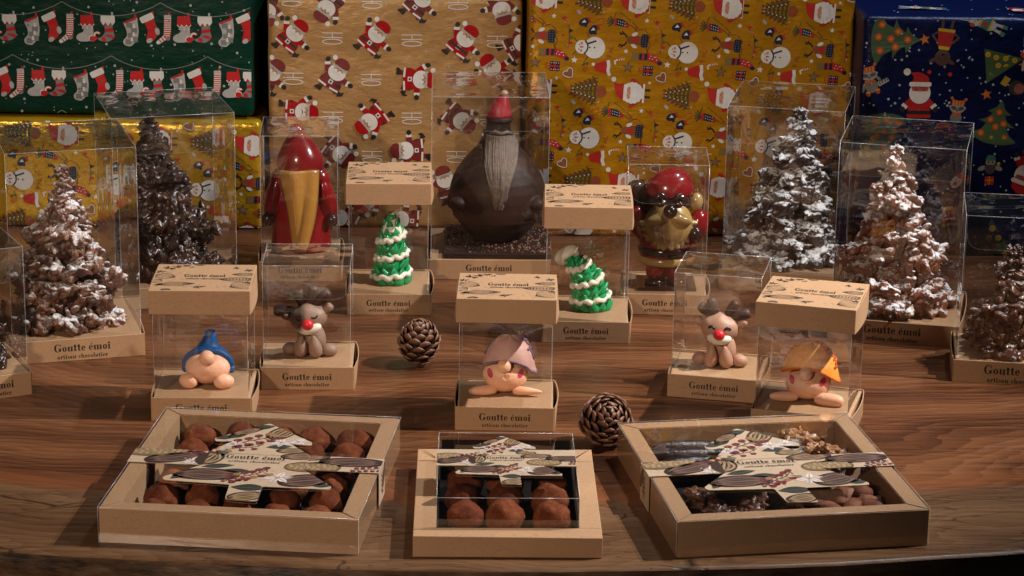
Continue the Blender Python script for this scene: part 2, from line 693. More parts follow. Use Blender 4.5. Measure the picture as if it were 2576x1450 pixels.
def curve_pts(pts, n=6):
    """Catmull-Rom through the points"""
    out = []
    P = [Vector(p) for p in pts]
    for i in range(len(P) - 1):
        a, b, c, d = P[max(i - 1, 0)], P[i], P[i + 1], P[min(i + 2, len(P) - 1)]
        for k in range(n):
            t = k / n
            q = 0.5 * ((2 * b) + (c - a) * t + (2 * a - 5 * b + 4 * c - d) * t * t + (3 * b - a - 3 * c + d) * t ** 3)
            out.append(tuple(q))
    out.append(tuple(P[-1]))
    return out


# a fat-face roman drawn letter by letter; cap height 1, x height 0.62
XH, ST, HR = 0.62, 0.215, 0.05


def ring_pts(cx, cy, rx, ry, ix, iy, a0, a1, n=24):
    o, i_ = [], []
    for k in range(n + 1):
        a = R(a0 + (a1 - a0) * k / n)
        o.append((cx + rx * math.cos(a), cy + ry * math.sin(a)))
        i_.append((cx + ix * math.cos(a), cy + iy * math.sin(a)))
    return o + i_[::-1]


def rect(x0, x1, y0, y1):
    return [(x0, y0), (x1, y0), (x1, y1), (x0, y1)]


def glyph(ch):
    """-> advance, polygons"""
    def stem(x, y0, y1, bot=True, top=True):
        g = [rect(x, x + ST, y0, y1)]
        if bot:
            g.append(rect(x - 0.08, x + ST + 0.08, y0, y0 + HR))
        if top:
            g.append([(x - 0.09, y1 - HR), (x + 0.01, y1 - HR), (x + 0.01, y1), (x - 0.09, y1 - 0.01)])
        return g
    c = XH / 2
    if ch == 'o':
        return 0.62, [ring_pts(0.29, c, 0.27, c + 0.012, 0.075, c - 0.045, 0, 180), ring_pts(0.29, c, 0.27, c + 0.012, 0.075, c - 0.045, 180, 360)]
    if ch in 'eé':
        g = [ring_pts(0.28, c, 0.26, c + 0.012, 0.07, c - 0.045, 4, 170), ring_pts(0.28, c, 0.26, c + 0.012, 0.07, c - 0.045, 170, 325), rect(0.18, 0.53, c - 0.01, c + 0.045)]
        if ch == 'é':
            g.append([(0.22, 0.70), (0.31, 0.69), (0.50, 0.90), (0.35, 0.92)])
        return 0.58, g
    if ch == 'c':
        g = [ring_pts(0.28, c, 0.26, c + 0.012, 0.07, c - 0.045, 60, 180), ring_pts(0.28, c, 0.26, c + 0.012, 0.07, c - 0.045, 180, 325),
             ring_pts(0.42, c + 0.15, 0.10, 0.10, 0, 0, 0, 359)]
        return 0.56, g
    if ch == 'G':
        return 1.02, [ring_pts(0.46, 0.5, 0.44, 0.52, 0.20, 0.46, 48, 180), ring_pts(0.46, 0.5, 0.44, 0.52, 0.20, 0.46, 180, 318),
                      rect(0.62, 0.86, 0.06, 0.42), rect(0.52, 0.95, 0.40, 0.45), [(0.80, 0.66), (0.84, 0.66), (0.84, 1.02), (0.74, 0.88)]]
    if ch == 'u':
        return 0.78, stem(0.09, 0.08, XH, False) + stem(0.46, 0.0, XH, False) + [ring_pts(0.30, 0.12, 0.21, 0.14, 0.09, 0.09, 180, 330, 10), rect(0.66, 0.76, 0, HR)]
    if ch == 't':
        return 0.48, [rect(0.10, 0.10 + ST, 0.08, 0.84), rect(0.0, 0.44, XH - HR, XH), ring_pts(0.29, 0.12, 0.19, 0.14, 0.06, 0.085, 180, 345, 10), [(0.0, XH - HR), (0.12, XH - HR), (0.12, 0.84)]]
    if ch == 'm':
        return 1.16, stem(0.09, 0, XH) + stem(0.45, 0, XH - 0.08, True, False) + stem(0.81, 0, XH - 0.08, True, False) + [
            ring_pts(0.48, XH - 0.13, 0.19, 0.14, 0.10, 0.07, 0, 160, 10), ring_pts(0.84, XH - 0.13, 0.19, 0.14, 0.10, 0.07, 0, 160, 10)]
    if ch == 'n':
        return 0.80, stem(0.09, 0, XH) + stem(0.46, 0, XH - 0.08, True, False) + [ring_pts(0.49, XH - 0.13, 0.19, 0.14, 0.10, 0.07, 0, 160, 10)]
    if ch == 'h':
        return 0.80, stem(0.09, 0, 1.0) + stem(0.46, 0, XH - 0.08, True, False) + [ring_pts(0.49, XH - 0.13, 0.19, 0.14, 0.10, 0.07, 0, 160, 10)]
    if ch == 'i':
        return 0.42, stem(0.09, 0, XH) + [ring_pts(0.20, 0.83, 0.125, 0.12, 0, 0, 0, 359)]
    if ch == 'l':
        return 0.42, stem(0.09, 0, 1.0)
    if ch == 'r':
        return 0.58, stem(0.09, 0, XH) + [ring_pts(0.44, XH - 0.13, 0.11, 0.11, 0, 0, 0, 359), ring_pts(0.42, XH - 0.14, 0.15, 0.15, 0.10, 0.10, 70, 180, 8)]
    if ch == 'a':
        return 0.66, [rect(0.32, 0.32 + ST, 0.06, XH - 0.10), ring_pts(0.30, XH - 0.16, 0.235, 0.17, 0.10, 0.115, 0, 165, 12), ring_pts(0.14, XH - 0.17, 0.10, 0.095, 0, 0, 0, 359),
                      ring_pts(0.25, 0.17, 0.22, 0.18, 0.06, 0.125, 60, 330, 16), rect(0.48, 0.63, 0.0, HR)]
    if ch == 's':
        sp = [(0.40, 0.47), (0.33, 0.57), (0.20, 0.58), (0.11, 0.48), (0.18, 0.38), (0.32, 0.27), (0.41, 0.15), (0.30, 0.03), (0.15, 0.04), (0.07, 0.15)]
        w = [0.05, 0.05, 0.08, 0.13, 0.19, 0.19, 0.14, 0.08, 0.05, 0.05]
        return 0.50, [sp_line(sp, w), rect(0.38, 0.43, 0.40, 0.62), rect(0.05, 0.10, 0.0, 0.22)]
    return 0.36, []


def sp_line(pts, ws):
    n = len(pts)
    L, Q = [], []
    for i, p in enumerate(pts):
        a, b = pts[max(i - 1, 0)], pts[min(i + 1, n - 1)]
        d = Vector((b[0] - a[0], b[1] - a[1])).normalized()
        L.append((p[0] - d.y * ws[i] / 2, p[1] + d.x * ws[i] / 2))
        Q.append((p[0] + d.y * ws[i] / 2, p[1] - d.x * ws[i] / 2))
    return L + Q[::-1]


def write(ink, text, cx, cy, width, col=None, track=0.0, vs=1.0):
    adv = [glyph(c)[0] + track for c in text]
    s = width / sum(adv)
    x = cx - width / 2
    for c, a in zip(text, adv):
        for g in glyph(c)[1]:
            ink.layer = 0
            ink.poly([(x + px * s, cy + py * s * vs) for px, py in g], col or INK)
        x += a * s


# ---------------------------------------------------------------- the table and the dark room behind it
def edge_y(x):
    return -0.2185 + 0.028 * x + 0.27 * x * x + 0.0035 * noise.noise(Vector((x * 7, 3.1, 0))) + 0.0012 * noise.noise(Vector((x * 40, 1.1, 0)))


def make_table():
    nx, ny = 240, 40
    xs = [-1.15 + 2.3 * i / nx for i in range(nx + 1)]
    mb = MB()
    vs, fs = [], []
    rows = [0, 0.0015, 0.004] + [0.008 + 1.392 * (j / ny) ** 1.3 for j in range(ny + 1)]
    for k, d in enumerate(rows):
        for x in xs:
            z = -0.0022 if k == 0 else (-0.0006 if k == 1 else (-0.0001 if k == 2 else 0))
            vs.append((x, edge_y(x) + d, z))
    w = nx + 1
    for j in range(len(rows) - 1):
        for i in range(nx):
            fs.append((j * w + i, j * w + i + 1, (j + 1) * w + i + 1, (j + 1) * w + i))
    mb.add((vs, fs), 0, None, True)
    vs, fs = [], []
    m = 14
    for j in range(m + 1):
        t = j / m
        for x in xs:
            b = 0.010 * noise.noise(Vector((x * 9, t * 2.2, 5))) + 0.004 * noise.noise(Vector((x * 34, t * 7, 9)))
            vs.append((x, edge_y(x) - 0.0015 * math.sin(t * 1.5) + 0.030 * t * t + b * min(1, t * 2.5), -0.0022 - 0.062 * t))
    for j in range(m):
        for i in range(nx):
            fs.append((j * w + i, (j + 1) * w + i, (j + 1) * w + i + 1, j * w + i + 1))
    mb.add((vs, fs), 1, None, True)
    mb.add(([(-1.15, 0.1, -0.064), (1.15, 0.1, -0.064), (1.15, 1.1, -0.064), (-1.15, 1.1, -0.064)], [(0, 3, 2, 1)]), 1)
    o = mb.build('table_top', [m_wood(), m_bark()])
    tag(o, 'live edge walnut table top with pale sapwood band', 'table', None, 'structure')


make_table()


def m_room(t):
    a = t.noise(t.coords((1, 1, 3)), 3, 3)
    t.principled(t.mix(a, (0.006, 0.005, 0.006), (0.022, 0.018, 0.018)), 0.7)


mb = MB()
mb.add(([(-2.5, 1.9, -0.9), (2.5, 1.9, -0.9), (2.5, 1.9, 2.6), (-2.5, 1.9, 2.6)], [(0, 1, 2, 3)]))
tag(mb.build('back_wall', material('dark_wall', m_room)), None, None, None, 'structure')


# ---------------------------------------------------------------- wrapped gift boxes
def face_px(px, py, Y):
    """photograph coordinates (2576 wide) to x, z on the upright plane at depth Y"""
    c, s, cr, sr = math.cos(PITCH), math.sin(PITCH), math.cos(ROLL), math.sin(ROLL)
    X, Y_ = ((px - 1288) * cr + (py - 725) * sr) / FPX, (-(px - 1288) * sr + (py - 725) * cr) / FPX
    d = Vector((X, c - Y_ * s, -s - Y_ * c))
    t = (Y - CAM.y) / d.y
    return CAM.x + t * d.x, CAM.z + t * d.z


class Gift:
    def __init__(self, name, label, x0, x1, Y, d, z0, z1, mat, seed, rz=0.0, puff=0.004, flat=True):
        self.x0, self.x1, self.Y, self.z0 = x0, x1, Y, z0
        self.w, self.d, self.h = x1 - x0, d, z1 - z0
        self.seed, self.puff = seed, puff
        cx = (x0 + x1) / 2
        self.root = tag(thing(name, (cx, Y + d / 2, z0), rz, label, 'gift box', 'wrapped gift boxes behind the display'))
        r = 0.006
        w, h = self.w, self.h

        def axis(L, n, lo):
            e = [0, r * 0.3, r * 0.6, r]
            mid = [r + (L - 2 * r) * i / n for i in range(1, n)]
            a = e + mid + [L - q for q in e[::-1]]
            return [lo + q for q in a]
        ax, ay, az = axis(w, 36, -w / 2), axis(d, 8, -d / 2), axis(h, 28, 0)

        def fix(p):
            x, y, z = p
            q = Vector((max(-w / 2 + r, min(w / 2 - r, x)), max(-d / 2 + r, min(d / 2 - r, y)), max(r, min(h - r, z))))
            v = Vector(p) - q
            if v.length > 1e-9:
                v = v.normalized() * r
            o = q + v
            if y <= -d / 2 + 1e-6:
                o.y -= self.bulge(x, z)
            # soft crumple of the folded edges
            k = 0.0012 * noise.noise(Vector((o.x * 30 + self.seed, o.y * 30, o.z * 30)))
            if abs(x) > w / 2 - r or z > h - r:
                o += Vector((k, k, k))
            return o
        mb = MB()
        for sgn in (-1, 1):
            for (A, B, fn, flip) in ((ax, az, lambda a, b: (a, sgn * d / 2, b), sgn > 0), (ay, az, lambda a, b: (sgn * w / 2, a, b), sgn < 0),
                                     (ax, ay, lambda a, b: (a, b, h if sgn > 0 else 0), sgn < 0)):
                vs = [tuple(fix(fn(a, b))) for b in B for a in A]
                W = len(A)
                fs = []
                for j in range(len(B) - 1):
                    for i in range(W - 1):
                        q = (j * W + i, j * W + i + 1, (j + 1) * W + i + 1, (j + 1) * W + i)
                        fs.append(q[::-1] if flip else q)
                mb.add((vs, fs), 0, None, True)
        bm = bmesh.new()
        me = mb.mesh('wrapping_paper', mat)
        bm.from_mesh(me)
        bmesh.ops.remove_doubles(bm, verts=bm.verts, dist=1e-5)
        bm.to_mesh(me)
        bm.free()
        put('wrapping_paper', me, self.root)
        # folded end flap on the side that the camera can see past
        self.ink = Ink(self.mapf, (-w / 2 + 0.002, w / 2 - 0.002, 0.002, h - 0.002))

    def bulge(self, x, z):
        u, v = x / self.w + 0.5, z / self.h
        e = min(1, 8 * u * (1 - u)) * min(1, 8 * v * (1 - v))
        n1 = noise.noise(Vector((x * 11, z * 11, self.seed)))
        n2 = noise.noise(Vector((x * 5, z * 34, self.seed + 7)))
        return e * self.puff * (0.5 + 0.6 * n1 + 0.22 * n2)

    def mapf(self, x, z, h):
        return (x, -self.d / 2 - self.bulge(x, z) - 0.00035 - h, z)

    def px(self, px, py):
        x, z = face_px(px, py, self.Y)
        return x - (self.x0 + self.x1) / 2, z - self.z0

    def done(self):
        self.ink.build('printed_pattern', self.root)['kind'] = 'stuff'


WHITE, RED, DKRED, GREYC, NAVYC = (0.80, 0.79, 0.78), (0.58, 0.007, 0.009), (0.19, 0.012, 0.013), (0.22, 0.23, 0.24), (0.008, 0.014, 0.050)
BLACKC, SKIN, GREENC, BROWN, ORANGE = (0.012, 0.011, 0.012), (0.70, 0.36, 0.26), (0.10, 0.22, 0.065), (0.26, 0.075, 0.025), (0.62, 0.16, 0.02)
LGREY = (0.48, 0.49, 0.50)
P_ = 0.4164      # zoomed-picture pixels to 2576-wide picture pixels


def boot_outline(s=1.0, toe=0.34):
    return rounded([(-0.17, 0.42), (0.17, 0.42), (0.20, -0.05), (0.22, -0.34), (0.04, -0.46), (-0.30, -0.46), (-0.42, -0.34), (-0.34, -0.20), (-0.12, -0.12)],
                   [0, 0, 0.1, 0.14, 0.14, 0.14, 0.10, 0.08, 0.1])


def stocking(k, ink, kind):
    """one stocking about 1 unit tall, hanging from its top right corner"""
    loop = RED if kind in (1, 2, 3, 4) else LGREY
    ink.poly(rect(0.12, 0.19, 0.40, 0.58), loop)
    if kind == 0:     # striped elf boot with a curled toe
        ink.poly(rounded([(-0.17, 0.40), (0.17, 0.40), (0.16, 0.0), (0.24, -0.30), (0.02, -0.46), (-0.28, -0.44), (-0.40, -0.34), (-0.22, -0.30), (-0.10, -0.10)], 0.08), GREYC)
        for (a, b, c, d) in (((-0.15, 0.22), (0.17, 0.30), (0.17, 0.17), (-0.13, 0.09)), ((-0.12, -0.02), (0.16, 0.04), (0.20, -0.10), (-0.11, -0.13)),
                             ((-0.15, -0.22), (0.06, -0.20), (0.23, -0.26), (0.18, -0.36)), ((-0.24, -0.30), (-0.12, -0.28), (-0.06, -0.45), (-0.22, -0.43))):
            ink.poly([a, b, c, d], RED)
        ink.arc(-0.38, -0.24, 0.10, 0.10, 270, 20, 0.09, RED)
        ink.arc(-0.38, -0.24, 0.10, 0.10, 40, 200, 0.06, WHITE)
        ink.poly([(-0.24, 0.46), (0.24, 0.46), (0.25, 0.24), (0.16, 0.12), (0.09, 0.22), (0.0, 0.10), (-0.08, 0.22), (-0.16, 0.11), (-0.25, 0.26)], WHITE)
    elif kind == 1:   # grey patchwork
        ink.poly(rounded([(-0.28, 0.30), (0.22, 0.50), (0.26, 0.0), (0.22, -0.30), (-0.02, -0.55), (-0.26, -0.50), (-0.30, -0.34), (-0.14, -0.18), (-0.16, 0.02)], 0.08), LGREY)
        for x, y in ((-0.06, 0.20), (0.10, 0.02), (-0.02, -0.16), (0.12, -0.30), (-0.10, -0.38)):
            ink.poly(rect(x - 0.10, x + 0.10, y - 0.09, y + 0.09), GREYC)
        for x, y in ((0.10, 0.14), (0.08, -0.14), (0.02, -0.32)):
            ink.ell(x, y, 0.05, 0.05, WHITE, n=10)
            ink.ell(x, y + 0.07, 0.035, 0.035, WHITE, n=10)
        ink.poly([(-0.28, 0.30), (0.22, 0.50), (0.16, 0.40), (-0.20, 0.26)], RED)
    elif kind == 2:   # red with a white cuff
        ink.poly(rounded([(-0.20, 0.34), (0.14, 0.42), (0.30, 0.0), (0.34, -0.20), (0.20, -0.42), (0.04, -0.52), (-0.10, -0.44), (-0.06, -0.26), (-0.02, -0.10)], 0.09), RED)
        ink.ell(0.30, -0.12, 0.08, 0.13, LGREY, 0.2)
        ink.ell(0.02, -0.45, 0.11, 0.08, LGREY, 0.5)
        ink.poly(rounded([(-0.32, 0.34), (0.12, 0.55), (0.22, 0.34), (-0.22, 0.14)], 0.06), WHITE)
    elif kind == 3:   # thin red and white stripes
        ink.poly(rounded([(-0.02, 0.50), (0.22, 0.50), (0.20, -0.05), (0.14, -0.30), (-0.26, -0.55), (-0.34, -0.46), (-0.06, -0.22), (-0.04, 0.0)], 0.06), WHITE)
        for i in range(9):
            y = 0.34 - i * 0.075
            ink.poly(rect(-0.03 - 0.004 * i, 0.21, y - 0.017, y + 0.017), RED)
        for i in range(3):
            x = -0.06 - i * 0.09
            ink.line([(x + 0.02, -0.22 - 0.07 * i), (x + 0.10, -0.36 - 0.05 * i)], 0.035, RED)
        ink.poly(rect(-0.03, 0.22, 0.40, 0.50), LGREY)
        ink.ell(0.10, -0.33, 0.08, 0.06, GREYC, 0.6)
    else:             # grey with a jagged red cuff
        ink.poly(boot_outline(), LGREY)
        ink.ell(0.16, -0.34, 0.13, 0.12, WHITE)
        ink.ell(0.17, -0.36, 0.11, 0.10, RED)
        z = [(-0.24, 0.16), (-0.16, 0.06), (-0.08, 0.16), (0.0, 0.06), (0.08, 0.16), (0.16, 0.06), (0.24, 0.16)]
        ink.poly([(-0.22, 0.46), (0.20, 0.46)] + z[::-1], RED)
        ink.line(z, 0.03, WHITE)
        for x, y in z[1::2]:
            ink.ell(x, y - 0.05, 0.028, 0.028, WHITE, n=8)
    ink.layer = 0


def star(ink, x, y, r, col, n=5, inner=0.42, rot=0.3):
    ink.poly([(x + (r if i % 2 == 0 else r * inner) * math.cos(rot + math.pi * i / n), y + (r if i % 2 == 0 else r * inner) * math.sin(rot + math.pi * i / n)) for i in range(2 * n)], col)


rnd = random.Random(11)

# green paper with stockings on strings, resting on the lower golden box
G1Y = 0.700
green_gift = Gift('gift_box', 'dark green wrapped box printed with Christmas stockings on strings, stacked on a golden box', -0.62, -0.2720, G1Y, 0.30, 0.1195, 0.298,
                  m_wrap('green_wrapping', (0.0012, 0.034, 0.020), 0.45), 3.3)
ik = green_gift.ink
k1 = abs(face_px(1000, 200, G1Y)[0] - face_px(900, 200, G1Y)[0]) / 100 * P_     # metres per zoomed pixel
for (y0, xs, seq) in ((165, [60, 195, 305, 410, 530, 655, 795, 900, 1000, 1115, 1240, 1370, 1478, 1590], 0), (498, [20, 112, 235, 360, 495, 600, 712, 832, 950, 1078, 1185, 1300, 1412, 1512], 2)):
    for i, x in enumerate(xs):
        kind = (seq + i) % 5
        cx, cz = green_gift.px(x * P_, (y0 + 15 * (x / 1500) + (12 if kind == 1 else 0) - (8 if kind == 2 else 0)) * P_)
        ik.at(cx, cz, 0, 174 * k1)
        stocking(0, ik, kind)
for (pk, y) in (([375 - 597, 375, 972, 1560], 5), ([78 - 597, 78, 674, 1256, 1850], 328), ([375 - 597, 375, 972, 1560], 662)):
    for a, b in zip(pk[:-1], pk[1:]):
        pts = []
        for i in range(13):
            t = i / 12
            px_ = a + (b - a) * t
            py_ = y + 15 * px_ / 1500 + 82 * (1 - (2 * t - 1) ** 2) ** 0.9
            pts.append(green_gift.px(px_ * P_, py_ * P_))
        ik.at(0, 0)
        ik.line(pts, 0.0008, GREYC)
for i in range(150):
    x, y = rnd.uniform(0, 1540), rnd.uniform(-20, 720)
    r = rnd.choice((3.5, 3.5, 5, 8))
    cx, cz = green_gift.px(x * P_, y * P_)
    ik.at(cx, cz)
    ik.ell(0, 0, r * k1, r * k1, (0.42, 0.46, 0.45), n=10)
green_gift.done()


# kraft paper with dancing santas
def kraft_santa(ink, red):
    ink.line([(-0.16, -0.30), (-0.20, -0.44)], 0.14, DKRED)
    ink.line([(0.14, -0.28), (0.33, -0.36)], 0.14, DKRED)
    ink.poly(rounded([(-0.26, -0.42), (-0.12, -0.42), (-0.12, -0.56), (-0.34, -0.56), (-0.34, -0.50)], 0.03), BLACKC)
    ink.poly(rounded([(0.30, -0.26), (0.38, -0.44), (0.52, -0.34), (0.50, -0.20), (0.44, -0.28)], 0.03), BLACKC)
    ink.line([(-0.24, 0.06), (-0.40, 0.28)], 0.17, red)
    ink.line([(0.24, 0.06), (0.46, 0.06)], 0.17, red)
    ink.line([(-0.36, 0.22), (-0.41, 0.29)], 0.17, WHITE)
    ink.line([(0.40, 0.06), (0.48, 0.06)], 0.17, WHITE)
    ink.ell(-0.44, 0.36, 0.07, 0.08, BLACKC)
    ink.ell(0.54, 0.06, 0.08, 0.07, BLACKC)
    ink.poly(rounded([(-0.22, 0.18), (0.22, 0.18), (0.36, -0.22), (0.28, -0.36), (-0.28, -0.36), (-0.36, -0.22)], 0.12), red)
    ink.line([(-0.33, -0.16), (0.33, -0.16)], 0.085, (0.035, 0.020, 0.018))
    ink.poly(rect(-0.07, 0.06, -0.22, -0.10), WHITE)
    ink.poly(rect(-0.035, 0.028, -0.19, -0.13), BLACKC)
    ink.line([(-0.34, -0.31), (-0.06, -0.33)], 0.055, WHITE)
    ink.line([(0.06, -0.33), (0.34, -0.31)], 0.055, WHITE)
    ink.ell(0, 0.17, 0.27, 0.24, WHITE)
    for x in (-0.18, -0.06, 0.07, 0.18):
        ink.ell(x, 0.34, 0.075, 0.065, LGREY, n=12)
    ink.ell(0, 0.25, 0.16, 0.065, (0.50, 0.30, 0.16))
    ink.ell(-0.07, 0.20, 0.09, 0.05, WHITE, 0.3)
    ink.ell(0.07, 0.20, 0.09, 0.05, WHITE, -0.3)
    ink.ell(0, 0.235, 0.03, 0.03, (0.40, 0.16, 0.08), n=10)
    ink.ell(-0.055, 0.285, 0.012, 0.02, BLACKC, n=8)
    ink.ell(0.055, 0.285, 0.012, 0.02, BLACKC, n=8)
    ink.poly(rounded([(-0.24, 0.36), (0.24, 0.36), (0.22, 0.56), (0.04, 0.64), (-0.14, 0.60), (-0.22, 0.50)], 0.09), red)
    ink.ell(-0.29, 0.52, 0.075, 0.075, WHITE)


G2Y = 0.707
kraft_gift = Gift('gift_box', 'kraft brown wrapped box printed with dancing red Santas and the word HO', -0.2608, 0.0030, G2Y, 0.28, 0.0, 0.2462,
                  m_wrap('kraft_wrapping', (0.47, 0.265, 0.105), 0.38, 0.3, 0.15), 8.1, R(1.6))
ik = kraft_gift.ink
k2 = abs(face_px(1000, 200, G2Y)[0] - face_px(900, 200, G2Y)[0]) / 100 * P_
FOIL = m_print((0.42, 0.008, 0.010), 0.22)
for x, y, a, s in ((208, 222, -40, 0), (702, 232, -40, 0), (1236, 262, -38, 0), (465, 462, -34, 1), (955, 478, -92, 0), (1440, 440, 35, 0), (245, 668, -92, 0), (705, 712, 128, 0), (932, 906, 92, 1),
                   (1208, 708, -128, 1), (440, 20, 145, 1), (975, 20, -40, 1), (1468, 28, 195, 1), (480, 905, -128, 1), (1150, 1120, 20, 1), (905, 1330, 84, 1), (1400, 905, -40, 1), (70, 460, -40, 1),
                   (60, 30, 180, 1), (1570, 280, -60, 1), (205, 1130, -90, 1), (530, 1330, 60, 1), (330, 1360, -30, 1), (690, 1180, 140, 0), (1560, 1180, 30, 1)):
    cx, cz = kraft_gift.px(637.3 + x * P_, y * P_)
    ik.at(cx, cz, R(a), 205 * k2)
    kraft_santa(ik, FOIL if s == 0 else DKRED)
for x, y in ((455, 230), (935, 245), (1450, 255), (220, 470), (690, 480), (460, 705), (935, 715), (1205, 950), (695, 945), (1410, 730), (210, 0), (695, 15), (1215, 25), (450, 1180), (935, 1190), (1180, 480), (210, 945)):
    cx, cz = kraft_gift.px(637.3 + x * P_, y * P_)
    ik.at(cx, cz, 0, k2)
    ik.line([(-62, 34), (62, 34)], 5, WHITE)
    ik.line([(-62, 6), (62, 6)], 5, WHITE)
    ik.line([(0, 34), (0, 6)], 5, WHITE)
    ik.arc(0, -19, 58, 15, 0, 180, 5, WHITE, 20)
    ik.arc(0, -19, 58, 15, 180, 360, 5, WHITE, 20)
for i in range(70):
    cx, cz = kraft_gift.px(637.3 + rnd.uniform(70, 1590) * P_, rnd.uniform(-10, 1380) * P_)
    ik.at(cx, cz, 0, k2)
    if i % 2:
        ik.ell(0, 0, 4, 4, LGREY, n=8)
    else:
        star(ik, 0, 0, 8, LGREY)
kraft_gift.done()


# golden paper with snowmen, reindeer, trees in pots and santas, all lying on their side
def gold_tile(ink, at):
    """at(x, y, rot, scale) sets the ink to that zoomed-picture place"""
    Wm, Rm = WHITE, (0.50, 0.020, 0.014)
    # snowman
    at(455, 280, R(90), 100)
    ink.line([(0.1, 0.55), (0.55, 0.95)], 0.035, BLACKC)
    ink.line([(-0.1, 0.55), (-0.5, 0.95)], 0.035, BLACKC)
    ink.line([(0.55, 0.0), (0.95, 0.25)], 0.03, BLACKC)
    ink.line([(-0.55, 0.0), (-0.95, 0.25)], 0.03, BLACKC)
    ink.ell(0, -0.35, 0.66, 0.64, Wm)
    ink.ell(0, 0.42, 0.42, 0.40, Wm)
    ink.arc(0, 0.36, 0.40, 0.30, 200, 340, 0.09, NAVYC)
    ink.line([(0.22, 0.06), (0.42, -0.42)], 0.10, NAVYC)
    for y in (-0.06, -0.34):
        ink.ell(0, y, 0.05, 0.05, NAVYC, n=10)
    ink.poly([(-0.05, 0.52), (0.05, 0.52), (0.02, 0.30), (-0.02, 0.30)], Rm)
    for sx in (-1, 1):
        ink.ell(0.15 * sx, 0.58, 0.035, 0.04, BLACKC, n=8)
        ink.ell(0.22 * sx, 0.44, 0.08, 0.07, (0.62, 0.20, 0.16), n=10)
    # reindeer head in a blue hat
    at(735, 240, R(90), 90)
    for sx in (-1, 1):
        ink.line(curve_pts([(0.15 * sx, 0.55), (0.40 * sx, 0.75), (0.34 * sx, 1.05)]), 0.10, BLACKC)
        ink.line([(0.34 * sx, 0.72), (0.56 * sx, 0.92)], 0.08, BLACKC)
        ink.line([(0.36 * sx, 0.95), (0.50 * sx, 1.08)], 0.08, BLACKC)
        ink.ell(0.40 * sx, 0.05, 0.12, 0.22, Wm, 0.5 * sx)
    ink.poly(rounded([(-0.30, -0.45), (0.30, -0.45), (0.24, 0.45), (0.0, 0.60), (-0.24, 0.45)], 0.15), BROWN)
    ink.ell(0, -0.02, 0.18, 0.20, Rm)
    ink.poly(rounded([(-0.45, -0.85), (0.45, -0.85), (0.45, -0.40), (-0.45, -0.40)], 0.15), NAVYC)
    for i in range(10):
        ink.ell(-0.32 + 0.16 * (i % 5), -0.52 - 0.18 * (i // 5), 0.022, 0.022, LGREY, n=6)
        ink.layer = 12
    # mittens on a cord
    at(455, 150, 0, 100)
    ink.line(curve_pts([(-0.1, 0.3), (0.3, 0.2), (0.6, 0.45), (0.9, 0.5), (0.85, 0.2), (0.55, 0.1)]), 0.035, Rm)
    for x, y, a in ((-0.30, 0.22, 0.5), (0.28, -0.22, 0.9)):
        ink.ell(x, y, 0.34, 0.22, NAVYC, a)
        ink.ell(x + 0.1, y - 0.18, 0.10, 0.14, NAVYC, a)
        ink.line([(x + 0.22, y + 0.30), (x + 0.36, y + 0.02)], 0.13, Rm)
        ink.poly([(x - 0.14, y - 0.06), (x + 0.14, y - 0.02), (x, y + 0.14)], Wm)
    # polka dot stocking with fir
    at(645, 130, 0, 80)
    for a in (2.3, 2.7, 3.1, 3.5, 3.9):
        ink.line([(-0.4, 0.02), (-0.4 + 0.62 * math.cos(a), 0.02 + 0.55 * math.sin(a))], 0.10, (0.05, 0.06, 0.025))
    ink.poly(rounded([(-0.40, 0.30), (0.20, 0.22), (0.62, -0.10), (0.58, -0.36), (0.30, -0.34), (-0.30, -0.26)], 0.12), NAVYC)
    ink.poly([(-0.48, 0.30), (-0.28, 0.30), (-0.28, -0.30), (-0.46, -0.28)], Rm)
    ink.ell(0.52, -0.24, 0.16, 0.16, Rm)
    for i in range(8):
        ink.ell(-0.15 + 0.17 * (i % 4), 0.10 - 0.2 * (i // 4) - 0.04 * (i % 4), 0.04, 0.04, Wm, n=6)
        ink.layer = 12
    # long striped stocking
    at(810, 345, 0, 100)
    ink.poly([(-0.95, 0.22), (-0.55, 0.22), (-0.55, -0.22), (-0.95, -0.22)], (0.20, 0.15, 0.05))
    ink.poly(rounded([(-0.55, 0.24), (0.10, 0.26), (0.48, 0.16), (0.86, -0.20), (0.76, -0.42), (0.40, -0.28), (0.0, -0.16), (-0.55, -0.20)], 0.10), Rm)
    for x in (-0.42, -0.12):
        ink.poly(rect(x - 0.09, x + 0.09, -0.17, 0.23), NAVYC)
    ink.ell(0.75, -0.30, 0.15, 0.13, NAVYC)
    for x, y in ((0.2, 0.1), (0.4, 0.05), (0.3, -0.08), (0.55, -0.12), (0.5, 0.06), (0.12, -0.05)):
        ink.ell(x, y, 0.035, 0.035, Wm, n=6)
        ink.layer = 10
    # blue present
    at(812, 425, 0, 70)
    ink.poly(rect(-0.42, 0.42, -0.42, 0.42), NAVYC)
    for i in range(12):
        ink.ell(-0.3 + 0.2 * (i % 4), -0.28 + 0.28 * (i // 4), 0.045, 0.045, Wm, n=6)
        ink.layer = 3
    ink.poly(rect(-0.07, 0.05, -0.42, 0.42), Rm)
    ink.poly(rect(-0.42, 0.42, -0.06, 0.06), Rm)
    ink.arc(-0.58, 0.12, 0.20, 0.12, 0, 330, 0.06, Rm)
    ink.arc(-0.58, -0.12, 0.20, 0.12, 30, 360, 0.06, Rm)
    # santa head and coat
    at(705, 555, R(90), 115)
    ink.poly(rounded([(-0.40, -0.45), (0.40, -0.45), (0.52, -0.72), (-0.52, -0.72)], 0.1), Rm)
    ink.line([(-0.50, -0.70), (0.50, -0.70)], 0.10, Wm)
